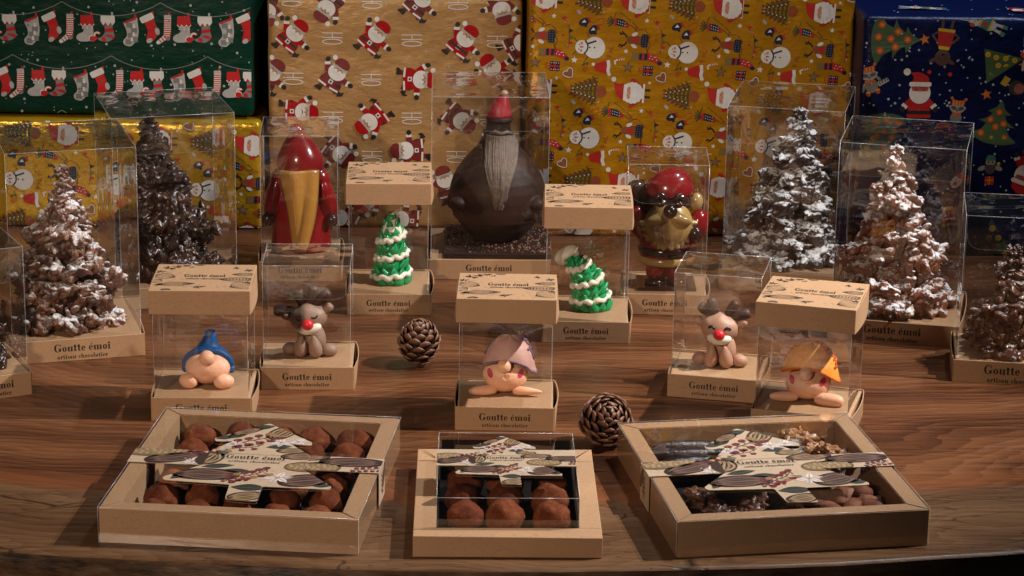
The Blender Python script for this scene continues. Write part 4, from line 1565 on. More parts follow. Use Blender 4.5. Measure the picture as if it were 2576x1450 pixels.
def display_box(loc, ang, w, d, h, label, lid, tray=0.0205, bow=0.003, txt=0.0425, tx=0.0, flap=0.030, seed=0):
    root = thing('display_box', (loc[0], loc[1], 0), R(ang), label, 'box', 'kraft and clear film display boxes')
    q = random.Random(seed * 13 + 5)
    # tray: front and back walls, a platform a little below their top edge, bowed side panels
    mb = MB()
    mb.add(bbox(-w / 2 + 0.001, w / 2 - 0.001, -d / 2 + 0.0012, d / 2 - 0.0012, 0.0005, tray - 0.0012, 0.0006))
    mb.add(bbox(-w / 2, w / 2, -d / 2, -d / 2 + 0.0011, 0, tray, 0.00045), 0)
    mb.add(bbox(-w / 2, w / 2, d / 2 - 0.0011, d / 2, 0, tray, 0.00045), 0)
    t = mb.build('tray', KRAFT, root)
    for s in (-1, 1):
        MB().add(bowed_side(s, w, d - 0.002, 0.0, tray * 0.985, bow * (1.0 if s > 0 else 0.5)), 0, None, False).build('side_panel', KRAFT, root)
    ink = Ink(lambda x, z, e: (x, -d / 2 - e, z), None, 0.45, -0.000005)
    brand(ink, tx, tray * 0.44, txt)
    ink.build('printed_lettering', root)
    # the clear cover
    a, b = w / 2 - 0.0024, d / 2 - 0.0022
    zt = h - (0.0012 if lid else 0.0)
    zb = tray - 0.0011

    def wobble(x, y, z, nx, ny):
        e = 0.0006 * noise.noise(Vector((x * 35 + seed, y * 35, z * 28)))
        k = min(1, (zt - z) / 0.01) * min(1, (z - zb) / 0.01)
        return (x + nx * e * k, y + ny * e * k, z)
    mb = MB()
    N, Mz = 8, 10
    mb.add(sheet(lambda u, v: wobble(-a + 2 * a * u, -b, zb + (zt - zb) * v, 0, 1), N, Mz), 0, None, True)
    mb.add(sheet(lambda u, v: wobble(a - 2 * a * u, b, zb + (zt - zb) * v, 0, 1), N, Mz), 0, None, True)
    mb.add(sheet(lambda u, v: wobble(a, -b + 2 * b * u, zb + (zt - zb) * v, 1, 0), N, Mz), 0, None, True)
    mb.add(sheet(lambda u, v: wobble(-a, b - 2 * b * u, zb + (zt - zb) * v, 1, 0), N, Mz), 0, None, True)
    cover = mb.build('clear_cover', FILM, root)
    # vertical folds and the glue flap
    crease(root, [((sx * a, sy * b, zb), (sx * a, sy * b, zt)) for sx in (-1, 1) for sy in (-1, 1)])
    g = 0.011
    MB().add(sheet(lambda u, v: (-a + 0.0004, -b + 0.0004 + g * u, zb + (zt - zb) * v), 1, 1)).build('glue_flap', FILM, root)
    MB().add(sheet(lambda u, v: (a - g * 0.8 * u, b - 0.0005, zb + (zt - zb) * v), 1, 1)).build('glue_flap', FILM, root)
    if lid:
        lh = 0.0205
        z0, z1 = h - lh, h
        mb = MB()
        mb.add(bbox(-w / 2 - 0.0004, w / 2 + 0.0004, -d / 2 - 0.0004, d / 2 + 0.0004, z1 - 0.0012, z1, 0.0005))
        mb.add(bbox(-w / 2 - 0.0004, w / 2 + 0.0004, -d / 2 - 0.0004, -d / 2 + 0.0006, z0, z1 - 0.0007, 0.0004))
        mb.add(bbox(-w / 2 - 0.0004, w / 2 + 0.0004, d / 2 - 0.0006, d / 2 + 0.0004, z0, z1 - 0.0007, 0.0004))
        L = mb.build('lid', KRAFT, root)
        for s in (-1, 1):
            MB().add(bowed_side(s, w - 0.0006, d - 0.0012, z1 - 0.0012, z0, bow * 0.8), 0, None, False).build('side_panel', KRAFT, L)
        lid_print(L, w, d, z1)
    else:
        # top panel, tuck flap behind the front pane, dust flaps under the top
        mb = MB()
        mb.add(sheet(lambda u, v: (-a + 2 * a * u, -b + 2 * b * v, zt + 0.0016 * math.sin(math.pi * u) * math.sin(math.pi * v) * (0.4 + 0.8 * noise.noise(Vector((u * 3, v * 3, seed))))), 14, 14), 0, None, True)
        mb.build('top_panel', FILM_TOP, root)
        fl = flap
        o = rounded([(-a + 0.001, zt), (a - 0.001, zt), (a - 0.002, zt - fl), (-a + 0.002, zt - fl)], [0, 0, fl * 0.45, fl * 0.45], 7)
        pz = [(x, -b + 0.0009, z) for x, z in o]
        MB().add((pz, [tuple(range(len(pz)))])).build('tuck_flap', FILM, root)
        low = [p for p in pz if p[2] < zt - 0.001]
        MB().add(tube(low, 0.00014, 5), 0, None, True).build('tuck_flap_edge', CREASE, root)
        for s in (-1, 1):
            MB().add(sheet(lambda u, v: (s * (a - fl * 0.8 * u), -b + 0.003 + (2 * b - 0.006) * v, zt - 0.0009 - 0.002 * u), 2, 2)).build('dust_flap', FILM, root)
        crease(root, [((-a, -b, zt), (a, -b, zt)), ((-a, b, zt), (a, b, zt)), ((-a, -b, zt), (-a, b, zt)), ((a, -b, zt), (a, b, zt))])
    return root


BX = {}
for key, loc, ang, w, d, h, lid, label, kw in (
        ('A', (-0.2554, 0.1246), 1.5, 0.0818, 0.0772, 0.1125, True, 'lidded kraft box with a clear window round the blue-hatted marzipan gnome', {}),
        ('B', (-0.1755, 0.2070), 2.0, 0.0792, 0.0740, 0.110, False, 'open-topped looking clear box round the dozing reindeer with a tilted head', {}),
        ('D', (-0.0039, 0.1098), -0.7, 0.0804, 0.0740, 0.1130, True, 'lidded kraft box with a clear window round the lilac-hatted marzipan gnome', {}),
        ('C1', (-0.1173, 0.4342), 2.0, 0.0785, 0.0850, 0.1275, True, 'lidded kraft box with a clear window round the upright green icing tree', {'txt': 0.0415}),
        ('C2', (0.0684, 0.3551), -0.7, 0.0789, 0.0835, 0.1280, True, 'lidded kraft box with a clear window round the bent green icing tree', {'txt': 0.0415}),
        ('E', (0.1804, 0.1939), -12, 0.0785, 0.0725, 0.110, False, 'clear film box turned aslant round the smiling reindeer', {}),
        ('F', (0.2472, 0.1054), -15.4, 0.0808, 0.0778, 0.1125, True, 'lidded kraft box turned aslant round the orange-hatted marzipan gnome', {}),
        ('R', (-0.2106, 0.5435), 3.2, 0.0795, 0.0885, 0.1460, False, 'tall clear box round the red hooded chocolate figure', {'txt': 0.043, 'flap': 0.038}),
        ('S', (0.1455, 0.4436), -1.5, 0.0802, 0.0780, 0.1456, False, 'tall clear box round the glossy chocolate Santa', {'txt': 0.043, 'flap': 0.038}),
        ('K', (-0.0248, 0.5780), 1.7, 0.1190, 0.1254, 0.1835, False, 'big clear box round the round-bellied dark chocolate gnome', {'txt': 0.046, 'flap': 0.034}),
        ('T0', (-0.4732, 0.1696), 27, 0.1000, 0.100, 0.130, False, 'clear box at the far left edge, cut off by the frame', {'txt': 0.046, 'tx': 0.012}),
        ('T1', (-0.4000, 0.2993), 17, 0.1176, 0.120, 0.190, False, 'tall clear box round the pale sugared chocolate tree under the lower golden gift', {'txt': 0.050, 'tx': 0.004, 'flap': 0.036}),
        ('T2', (-0.3337, 0.4669), 17, 0.1195, 0.1206, 0.1846, False, 'tall clear box round the bare dark chocolate tree', {'txt': 0.046, 'flap': 0.036}),
        ('T3', (0.2723, 0.5454), -11.7, 0.1171, 0.1268, 0.1831, False, 'tall clear box round the snow-white sugared chocolate tree', {'txt': 0.046, 'flap': 0.036}),
        ('T4', (0.3615, 0.3841), -12.8, 0.1177, 0.119, 0.1849, False, 'tall clear box in front of the navy gift round a sugared russet chocolate tree', {'txt': 0.0525, 'tx': 0.000, 'flap': 0.030}),
        ('T5', (0.4424, 0.2533), -8, 0.1000, 0.086, 0.150, False, 'clear box at the far right edge round the small glossy brown tree', {'txt': 0.056, 'tx': 0.004})):
    BX[key] = display_box(loc, ang, w, d, h, label, lid, seed=len(BX) + 1, **kw)
BX['B']['label'] = 'clear film box with no lid, round the dozing reindeer with a tilted head'


# ---------------------------------------------------------------- cacao art for the label cards
PODC = {'dark': ((0.020, 0.009, 0.009), (0.125, 0.068, 0.050)), 'gold': ((0.035, 0.019, 0.012), (0.27, 0.175, 0.092)), 'brown': ((0.035, 0.017, 0.013), (0.24, 0.135, 0.080))}


def pod(ink, x, y, L, W, rot, kind):
    dk, lt = PODC[kind]
    ink.at(x, y, rot)
    n = 14
    o = [(L * math.cos(math.pi * i / n), W * math.sin(math.pi * i / n) ** 0.8) for i in range(n + 1)]
    ink.poly(o + [(a, -b) for a, b in o[-2:0:-1]], dk)
    for k, off in enumerate((-0.78, -0.42, -0.04, 0.34, 0.70)):
        ink.layer = 1
        ink.line(lens_curve(L * 0.93, W * 0.98, off), [0.0003] + [W * 0.20] * 8 + [0.0003], lt if k % 2 == 0 else tuple(q * 0.72 for q in lt))


def corn(ink, x, y, L, W, rot):
    ink.at(x, y, rot)
    n = 14
    o = [(L * math.cos(math.pi * i / n), W * math.sin(math.pi * i / n) ** 0.8) for i in range(n + 1)]
    ink.poly(o + [(a, -b) for a, b in o[-2:0:-1]], (0.10, 0.060, 0.030))
    ink.poly([(a * 0.92, b * 0.80) for a, b in o + [(a, -b) for a, b in o[-2:0:-1]]], (0.16, 0.095, 0.045))
    for j, q in enumerate((-0.34, 0.06, 0.44)):
        for i in range(9):
            xx = L * (-0.78 + 1.56 * i / 8) + (j % 2) * L * 0.06
            lim = math.sqrt(max(0.02, 1 - (xx / L) ** 2))
            ink.layer = 2
            ink.ell(xx, q * W * lim, L * 0.075, W * 0.20 * lim + 0.0002, (0.27, 0.190, 0.105) if (i + j) % 3 else (0.20, 0.130, 0.068), 0.15, n=10)


def leaf(ink, x, y, L, W, rot, col=(0.022, 0.024, 0.019)):
    ink.at(x, y, rot)
    o = lens_curve(L, W, 1.0, 10)
    ink.poly(o + [(a, -b * 0.8) for a, b in o[-2:0:-1]], col)
    ink.line([(-L, 0), (L, 0)], 0.0003, (0.12, 0.13, 0.10))


def berries(ink, x, y, s, rot, n, seed):
    q = random.Random(seed)
    ink.at(x, y, rot, s)
    ink.line(curve_pts([(-1, -0.2), (-0.3, 0.0), (0.4, 0.05), (1, 0.35)], 4), 0.06, (0.075, 0.045, 0.035))
    for i in range(n):
        t = -0.9 + 1.9 * i / n
        sg = 1 if i % 2 else -1
        bx_, by_ = t + 0.12, sg * (0.26 + 0.10 * q.random()) + 0.1 * t
        ink.layer = 2
        ink.line([(t, 0.05 * t), (bx_, by_)], 0.045, (0.075, 0.045, 0.035))
        ink.ell(bx_, by_, 0.17, 0.145, (0.105, 0.012, 0.016) if q.random() < 0.85 else (0.22, 0.11, 0.045), q.uniform(-0.4, 0.6), n=12)
        ink.ell(bx_ - 0.04, by_ + 0.04, 0.05, 0.035, (0.20, 0.055, 0.055), 0, n=8)


def blossom(ink, x, y, r, rot):
    ink.at(x, y, rot, r)
    for i in range(6):
        a = i * math.pi / 3
        ink.layer = 1 + i % 2
        c, s = math.cos(a), math.sin(a)
        ink.poly([(0.1 * -s, 0.1 * c), (0.55 * c - 0.24 * s, 0.55 * s + 0.24 * c), (c, s), (0.55 * c + 0.24 * s, 0.55 * s - 0.24 * c), (0.1 * s, -0.1 * c)], (0.52, 0.44, 0.40) if i % 2 else (0.42, 0.35, 0.33))
        ink.layer = 4
        ink.line([(0.15 * c, 0.15 * s), (0.85 * c, 0.85 * s)], 0.05, (0.20, 0.15, 0.15))
    ink.ell(0, 0, 0.16, 0.16, (0.30, 0.20, 0.06), n=8)


def card_print(ink, S):
    """all cacao art of one label, S scales the full-size card (188 mm band)"""
    def p(x, y):
        return x * S * 0.001, y * S * 0.001
    mm = S * 0.001
    leaf(ink, *p(-9, 69), 11.5 * mm, 5.8 * mm, 0.45)
    pod(ink, *p(9, 59), 16.6 * mm, 10.2 * mm, 1.15, 'gold')
    pod(ink, *p(-19, 59), 14.1 * mm, 5.8 * mm, 0.75, 'brown')
    leaf(ink, *p(-24, 50), 11.5 * mm, 6.4 * mm, 0.9)
    leaf(ink, *p(-33, 43), 7.7 * mm, 5.1 * mm, 0.5)
    blossom(ink, *p(-25, 30), 10.2 * mm, 0.2)
    berries(ink, *p(-9, 40), 21.8 * mm, 0.55, 9, 1)
    berries(ink, *p(-14, 22), 15.4 * mm, 0.25, 6, 2)
    blossom(ink, *p(12, 37), 10.2 * mm, 0.5)
    blossom(ink, *p(25, 40), 10.2 * mm, 0.1)
    leaf(ink, *p(12, 27), 10.2 * mm, 5.1 * mm, 0.2)
    pod(ink, *p(24, 20), 12.8 * mm, 5.8 * mm, 0.1, 'gold')
    pod(ink, *p(36, 9), 19.2 * mm, 7.7 * mm, 0.15, 'brown')
    corn(ink, *p(-77, 8), 24.3 * mm, 10.9 * mm, 0.20)
    pod(ink, *p(-62, -3), 24.3 * mm, 10.9 * mm, 0.45, 'dark')
    blossom(ink, *p(-47, -11), 10.2 * mm, 0.4)
    berries(ink, *p(-45, 12), 14.1 * mm, 0.2, 9, 3)
    leaf(ink, *p(-30, 6), 11.5 * mm, 6.4 * mm, 0.9, (0.05, 0.065, 0.045))
    pod(ink, *p(-36, -4), 14.1 * mm, 10.9 * mm, 1.25, 'gold')
    leaf(ink, *p(54, -6), 19.2 * mm, 7.7 * mm, 0.1, (0.050, 0.062, 0.045))
    corn(ink, *p(45, -13), 21.5 * mm, 11.5 * mm, 0.10)
    pod(ink, *p(73, 2), 25.6 * mm, 9.6 * mm, 0.03, 'dark')
    berries(ink, *p(85, -12), 11.5 * mm, 0.1, 9, 4)
    leaf(ink, *p(-26, -20), 12.8 * mm, 5.1 * mm, 0.25)
    leaf(ink, *p(-10, -28), 11.5 * mm, 4.5 * mm, 0.0)
    pod(ink, *p(-31, -38), 25.6 * mm, 12.2 * mm, 0.05, 'dark')
    leaf(ink, *p(-50, -44), 9.0 * mm, 4.5 * mm, 0.9)
    berries(ink, *p(0, -37), 19.2 * mm, 0.55, 12, 5)
    berries(ink, *p(-8, -46), 10.2 * mm, 0.1, 7, 6)
    blossom(ink, *p(23, -39), 12.8 * mm, 0.25)
    pod(ink, *p(44, -42), 20.5 * mm, 12.8 * mm, 0.35, 'dark')
    leaf(ink, *p(58, -51), 7.7 * mm, 4.5 * mm, 0.1)
    leaf(ink, *p(6, -62), 14.1 * mm, 7.7 * mm, 0.0)
    pod(ink, *p(7, -79), 14.1 * mm, 9.0 * mm, 0.35, 'gold')
    ink.at(0, 0)
    ink.layer = 12
    ink.line([p(-25, 7.5), p(23, 7.5)], 0.0004, INKLINE)
    ink.layer = 12
    ink.line([p(-25, -3.6), p(23, -3.6)], 0.0004, INKLINE)
    write(ink, 'Goutte émoi', *p(-1, -1.6), 46 * mm, None, 0, 1.15)
    write(ink, 'artisan chocolatier', *p(-0.5, -9.6), 40 * mm, None, 0.02, 1.15)


TREE_CARD = [(-5, 80), (-41, 40.5), (-39, 34), (-25, 35.5), (-37.5, 15.5), (-37.5, -17.5), (-62, -47.5), (-60, -53.5), (-9.5, -56.5), (-7, -86.5), (17, -88), (15, -57.5), (65.5, -57.5), (66, -52),
             (39, -18.5), (39, 11.5), (20, 35), (36, 34), (36, 40)]


def label_card(parent, S, z, half, drop, th=0.0005, bw=(-17.5, 13.0)):
    """paper band round the box, tree-shaped card on top, both printed"""
    mm = S * 0.001
    out = rounded([(x * mm, y * mm) for x, y in TREE_CARD], [3 * mm, 2.5 * mm, 2.5 * mm, 0, 0, 0, 2.5 * mm, 3 * mm, 2 * mm, 4 * mm, 4 * mm, 2 * mm, 3 * mm, 2.5 * mm, 0, 0, 0, 2.5 * mm, 2.5 * mm], 4)
    card = MB().add(prism(out, z + 0.0006, z + 0.0006 + th)).build('tree_shaped_card', CREAM, parent)
    y0, y1 = bw[0] * mm, bw[1] * mm
    mb = MB()
    zt = z + 0.0006
    e = 0.0004
    mb.add(box(-half - e, half + e, y0, y1, zt - 0.0004, zt - 0.0001))
    mb.add(box(-half - e, -half, y0, y1, z - drop, zt - 0.0004))
    mb.add(box(half, half + e, y0, y1, z - drop, zt - 0.0004))
    mb.build('paper_band', CREAM, parent)
    mk = lambda n, clip, f: (n, Ink(f, clip, 0.5))
    # the art is clipped to the band's two arms and drawn whole on the card through a mask of the outline
    top = zt + th
    arms = Ink(lambda x, y, h: (x, y, zt + 0.00022 + h), None, 0.5)
    full = Ink(lambda x, y, h: (x, y, top + h), None, 0.5)
    card_print(full, S)
    # drop what would lie outside the paper: cut every face against the paper's outline by its centre
    from mathutils.geometry import intersect_point_quad_2d as _q

    def inside(px, py):
        c = False
        n = len(out)
        for i in range(n):
            (xa, ya), (xb, yb) = out[i], out[i - 1]
            if (ya > py) != (yb > py) and px < (xb - xa) * (py - ya) / (yb - ya) + xa:
                c = not c
        return c
    src = full.mb
    # split the drawing finely so that the trimmed edge follows the outline
    me = src.mesh('art', full.mats)
    bm = bmesh.new()
    bm.from_mesh(me)
    n = len(out)
    bmesh.ops.triangulate(bm, faces=bm.faces[:])
    cuts = [(Vector((-37.5 * mm, 0, 0)), Vector((1, 0, 0))), (Vector((38.9 * mm, 0, 0)), Vector((1, 0, 0))), (Vector((half, 0, 0)), Vector((1, 0, 0))), (Vector((-half, 0, 0)), Vector((1, 0, 0))),
            (Vector((0, y0, 0)), Vector((0, 1, 0))), (Vector((0, y1, 0)), Vector((0, 1, 0)))]
    for i in range(len(TREE_CARD)):
        a, b = Vector(TREE_CARD[i - 1]) * mm, Vector(TREE_CARD[i]) * mm
        d = b - a
        cuts.append((Vector((a.x, a.y, 0)), Vector((-d.y, d.x, 0)).normalized()))
    for co, no in cuts:
        bmesh.ops.bisect_plane(bm, geom=bm.verts[:] + bm.edges[:] + bm.faces[:], plane_co=co, plane_no=no, dist=1e-7)
    dead = []
    for f in bm.faces:
        c = f.calc_center_median()
        if inside(c.x, c.y):
            continue
        if y0 < c.y < y1 and abs(c.x) < half:
            continue
        dead.append(f)
    bmesh.ops.delete(bm, geom=dead, context='FACES')
    # print on the arms sits on the band, a card thickness lower
    moved = set()
    for f in bm.faces:
        c = f.calc_center_median()
        if not inside(c.x, c.y):
            for v in f.verts:
                moved.add(v)
    for v in moved:
        if abs(v.co.x - (-37.5 * mm)) > 1e-5 and abs(v.co.x - 38.9 * mm) > 1e-5:
            v.co.z -= th
    bm.to_mesh(me)
    bm.free()
    put('printed_cacao_art', me, parent)
    # a little of the print also shows on the folded-down ends
    for s in (-1, 1):
        ink = Ink(lambda x, y, h: (s * (half + e + h), x * s, y), (min(y0 * s, y1 * s), max(y0 * s, y1 * s), z - drop + 0.001, z), 0.5)
        berries(ink, 0.0, z - drop * 0.5, 9 * mm, 1.4, 9, 9 + s)
        pod(ink, 0.008 * s, z - drop * 0.35, 10 * mm, 4 * mm, 1.0, 'dark')
        ink.build('printed_cacao_art', parent)


def mitred_frame(root, w, d, h, rim):
    for i in range(4):
        if i % 2 == 0:
            L, D, a = w, d, 0 if i == 0 else math.pi
        else:
            L, D, a = d, w, math.pi / 2 if i == 1 else -math.pi / 2
        g = 0.00025
        o = [(-L / 2 + g, -D / 2), (L / 2 - g, -D / 2), (L / 2 - rim - g, -D / 2 + rim), (-L / 2 + rim + g, -D / 2 + rim)]
        bm = bmesh.new()
        vs, fs = prism(o, 0.0002, h)
        bv = [bm.verts.new(p) for p in vs]
        for q in fs:
            try:
                bm.faces.new([bv[k] for k in q])
            except ValueError:
                pass
        bmesh.ops.bevel(bm, geom=[e for e in bm.edges if all(v.co.z > h - 1e-5 for v in e.verts)], offset=0.0006, segments=2, affect='EDGES')
        me = bpy.data.meshes.new('frame_side')
        bm.to_mesh(me)
        bm.free()
        me.materials.append(KRAFT)
        put('frame_side', me, root, (0, 0, 0), (0, 0, a))


def flat_box(loc, ang, w, d, h, rim, label, S):
    root = thing('chocolate_box', (loc[0], loc[1], 0), R(ang), label, 'chocolate box', 'flat boxes of chocolates along the table edge')
    mitred_frame(root, w, d, h, rim)
    mb = MB()
    mb.add(box(-w / 2 + rim, w / 2 - rim, -d / 2 + rim, d / 2 - rim, 0.001, 0.0022))
    mb.build('liner', BLACKCARD, root)
    # clear sleeve
    e = 0.0007
    a, b, t = w / 2 + e, d / 2 + e, h + e
    mb = MB()
    mb.add(sheet(lambda u, v: (-a + 2 * a * u, -b + 2 * b * v, t + 0.0007 * noise.noise(Vector((u * 4, v * 4, S)))), 12, 12), 0, None, True)
    for s in (-1, 1):
        q = sheet(lambda u, v: (-a + 2 * a * u, s * b, 0.0003 + (t - 0.0003) * v), 1, 1)
        mb.add(q)
        mb.add(sheet(lambda u, v: (s * a, -b + 2 * b * u, 0.0003 + (t - 0.0003) * v), 1, 1))
    mb.build('clear_sleeve', SLEEVE, root)
    crease(root, [((-a, -b, t), (a, -b, t)), ((-a, b, t), (a, b, t)), ((-a, -b, t), (-a, b, t)), ((a, -b, t), (a, b, t)), ((-a, -b, 0.001), (-a, -b, t)), ((a, -b, 0.001), (a, -b, t))], 0.00022)
    label_card(root, S, t, a + 0.0006, h)
    return root


P1 = flat_box((-0.1921, -0.0778), -5.2, 0.1890, 0.2205, 0.0270, 0.0135, 'flat kraft box of cocoa truffles with a tree-shaped card, biggest of the truffle boxes', 1.0)
P3 = flat_box((0.1962, -0.0735), 9.5, 0.1877, 0.2115, 0.0282, 0.0135, 'flat kraft box of almonds and chocolate clusters with a tree-shaped card', 0.975)
# thumb notch line on the front wall of the almond box, seam on the truffle box
ink = Ink(lambda x, z, e: (x, -0.2115 / 2 - 0.0001 - e, z))
ink.at(0, 0)
ink.arc(0.0, 0.0, 0.014, 0.010, 20, 165, 0.0003, (0.36, 0.21, 0.11))
ink.build('thumb_notch', P3)

# the small box in the middle: deep kraft frame, raised clear dome
P2 = thing('chocolate_box', (-0.0022, -0.1075, 0), R(1.1), 'small flat kraft box with a raised clear dome over nine truffles', 'chocolate box', 'flat boxes of chocolates along the table edge')
W2, D2, H2 = 0.1361, 0.1810, 0.0167
dx0, dx1, dy0, dy1 = -0.0512, 0.0517, -0.0735, 0.0650
kr = 0.0006
for (x0, x1, y0, y1) in ((-W2 / 2, W2 / 2, -D2 / 2, dy0), (-W2 / 2, W2 / 2, dy1, D2 / 2), (-W2 / 2, dx0, dy0 + 0.0002, dy1 - 0.0002), (dx1, W2 / 2, dy0 + 0.0002, dy1 - 0.0002)):
    vs, fs = bbox(x0, x1, y0, y1, 0.0003, H2, kr)
    vs = [(x, y, z + (0.0016 * math.exp(-((x - W2 / 2 * (1 if x > 0 else -1)) / 0.02) ** 2) * noise.noise(Vector((x * 40, y * 40, 2))) if z > 0.01 else 0)) for x, y, z in vs]
    MB().add((vs, fs)).build('frame_side', KRAFT, P2)
mb = MB()
mb.add(box(dx0, dx1, dy0, dy1, 0.001, 0.002))
mb.add(box(dx0 + 0.0002, dx0 + 0.0012, dy0, dy1, 0.002, H2 + 0.0005))
mb.add(box(dx1 - 0.0012, dx1 - 0.0002, dy0, dy1, 0.002, H2 + 0.0005))
mb.add(box(dx0 + 0.002, dx1 - 0.002, dy1 - 0.0012, dy1 - 0.0002, 0.002, 0.034))
mb.build('liner', BLACKCARD, P2)
zt = 0.0395
mb = MB()
mb.add(sheet(lambda u, v: (dx0 + (dx1 - dx0) * u, dy0 + (dy1 - dy0) * v, zt), 4, 4))
for y in (dy0, dy1):
    mb.add(sheet(lambda u, v: (dx0 + (dx1 - dx0) * u, y, 0.010 + (zt - 0.010) * v), 4, 4))
for x in (dx0, dx1):
    mb.add(sheet(lambda u, v: (x, dy0 + (dy1 - dy0) * u, 0.010 + (zt - 0.010) * v), 4, 4))
mb.build('clear_dome', SLEEVE, P2)
crease(P2, [((dx0, dy0, zt), (dx1, dy0, zt)), ((dx0, dy1, zt), (dx1, dy1, zt)), ((dx0, dy0, zt), (dx0, dy1, zt)), ((dx1, dy0, zt), (dx1, dy1, zt)),
            ((dx0, dy0, H2), (dx0, dy0, zt)), ((dx1, dy0, H2), (dx1, dy0, zt)), ((dx0, dy1, H2), (dx0, dy1, zt)), ((dx1, dy1, H2), (dx1, dy1, zt))], 0.00025)
hold = bpy.data.objects.new('label_wrap', None)
COL.objects.link(hold)
hold.parent = P2
hold.location = (0.0, 0.006, 0)
label_card(hold, 0.62, zt, 0.0519, 0.020, 0.0005, (-23.0, 33.0))
ink = Ink(lambda x, z, e: (x, -D2 / 2 - e, z))
ink.at(0, 0)
ink.arc(-0.002, 0.0, 0.0088, 0.0072, 5, 175, 0.0003, (0.30, 0.17, 0.09))
ink.build('thumb_notch', P2)
ink = Ink(lambda x, y, e: (x, y, H2 + 0.0009 + e))
ink.at(0, 0)
for s in (-1, 1):
    ink.line([(s * 0.0660, 0.0890), (s * 0.054, 0.069)], [0.0002, 0.0011], (0.05, 0.026, 0.013))
ink.build('corner_slit', P2)


# ---------------------------------------------------------------- chocolate-almond trees
def cluster_mesh(i, chunky):
    q = random.Random(100 + i)
    mb = MB()
    for k in range(chunky):
        L = q.uniform(0.0040, 0.0068)
        wd, th = q.uniform(0.0023, 0.0036), q.uniform(0.0017, 0.0027)
        a, e = q.uniform(0, 6.283), q.gauss(0, 0.45)
        rr = 0.0104 * q.random() ** 0.5
        b = q.uniform(0, 6.283)
        pos = (rr * math.cos(b) * 1.1, rr * math.sin(b) * 1.1, q.uniform(-0.0052, 0.0058) * (1 - rr / 0.016))
        off = q.uniform(0, 50)

        def fn(p, n, off=off):
            s = 1 + 0.45 * noise.noise(Vector((n.x * 1.6 + off, n.y * 1.6, n.z * 1.6)))
            return (p.x * s, p.y * s + 0.0012 * math.sin(p.x * 260 + off), p.z * s)
        mb.add(ball(L, wd, th, 12, 8, fn), 0, TM(pos, (q.gauss(0, 0.5), e, a)), True)
    mb.add(ball(0.0075, 0.0075, 0.0045, 14, 10))
    return fuse(mb, 0.00058, 1, 'almond_cluster')


CLUSTERS = [cluster_mesh(i, 21 + 2 * (i % 4)) for i in range(12)]
for me in CLUSTERS:
    me.materials.clear()
    me.materials.append(KRAFT)
SPIKES = None


def almond_tree(loc, z0, H, Rb, mat, seed, label, lean=(0, 0), step=0.0158, squash=1.0, power=0.95, lim=0.0565):
    q = random.Random(seed)
    root = thing('chocolate_tree', (loc[0], loc[1], z0), 0, label, 'chocolate tree', 'trees of chocolate-coated almonds')
    core = MB().add(lathe([(Rb * 0.50, 0.001), (Rb * 0.44, H * 0.2), (Rb * 0.27, H * 0.5), (Rb * 0.08, H * 0.72), (0.001, H * 0.82)], 14), 0, None, True).mesh('core', mat)
    put('core', core, root)
    z = 0.006
    while z < H - 0.004:
        t = z / H
        r = Rb * (1 - t) ** power * (1.0 + 0.12 * math.sin(t * 19 + seed)) + 0.001
        n = max(1, int(round(2 * math.pi * r / 0.0190)))
        ph = q.uniform(0, 6.28)
        if t > 0.86:
            n, r = 1, 0.0
        for k in range(n):
            a = ph + 2 * math.pi * k / n + q.gauss(0, 0.16)
            rr = max(0, r - 0.0080 + q.gauss(0, 0.0042)) if n > 1 else q.uniform(0, 0.002)
            s = q.uniform(0.95, 1.38) * (0.72 if t > 0.86 else (0.82 if t > 0.7 else 1.0))
            rr = max(0, min(rr, lim - 0.0125 * s))
            x, y = rr * math.cos(a) + lean[0] * t, rr * math.sin(a) * squash + lean[1] * t
            o = put('almond_cluster', CLUSTERS[q.randrange(len(CLUSTERS))], root, (x, y, z + q.gauss(0, 0.0018) + (0.003 if z < 0.01 else 0)),
                    (q.gauss(0, 0.45), q.gauss(0.20, 0.40), a + q.gauss(0, 0.8)), (s, s, s * q.uniform(0.85, 1.25)))
            o.material_slots[0].link = 'OBJECT'
            o.material_slots[0].material = mat
        z += step * (0.78 if t > 0.6 else 1.0) * q.uniform(0.88, 1.10)
    s = 0.55
    o = put('almond_cluster', CLUSTERS[seed % len(CLUSTERS)], root, (lean[0], lean[1], H - 0.003), (0.4, 0.9, q.uniform(0, 6)), (s, s, s * 1.5))
    o.material_slots[0].link = 'OBJECT'
    o.material_slots[0].material = mat
    return root


MILK = m_choc('milk_chocolate_sugared', (0.085, 0.034, 0.020), (0.225, 0.100, 0.060), 0.40, 0.90, 0.50)
DARK = m_choc('dark_chocolate_glossy', (0.010, 0.0045, 0.0035), (0.045, 0.019, 0.013), 0.30, 0, 0.5, 0.6)
DARKW = m_choc('dark_chocolate_white_sugar', (0.024, 0.012, 0.010), (0.060, 0.034, 0.027), 0.42, 1.0, 0.30)
RUSSET = m_choc('russet_chocolate_sugared', (0.075, 0.022, 0.011), (0.205, 0.072, 0.038), 0.36, 0.95, 0.42)
BROWNG = m_choc('brown_chocolate_glossy', (0.060, 0.023, 0.014), (0.150, 0.066, 0.040), 0.26, 0.35, 0.85, 0.6)
TZ = 0.0194
almond_tree((-0.4030, 0.3030), TZ, 0.140, 0.050, MILK, 21, 'milky brown almond chocolate tree dusted with icing sugar, in front of the lower golden gift')
almond_tree((-0.3370, 0.4690), TZ, 0.152, 0.052, DARK, 34, 'shiny bare dark chocolate tree without any sugar', (-0.010, 0.0), 0.0150)
almond_tree((0.2720, 0.5430), TZ, 0.150, 0.050, DARKW, 45, 'dark chocolate tree thickly whitened with icing sugar', (0.008, 0))
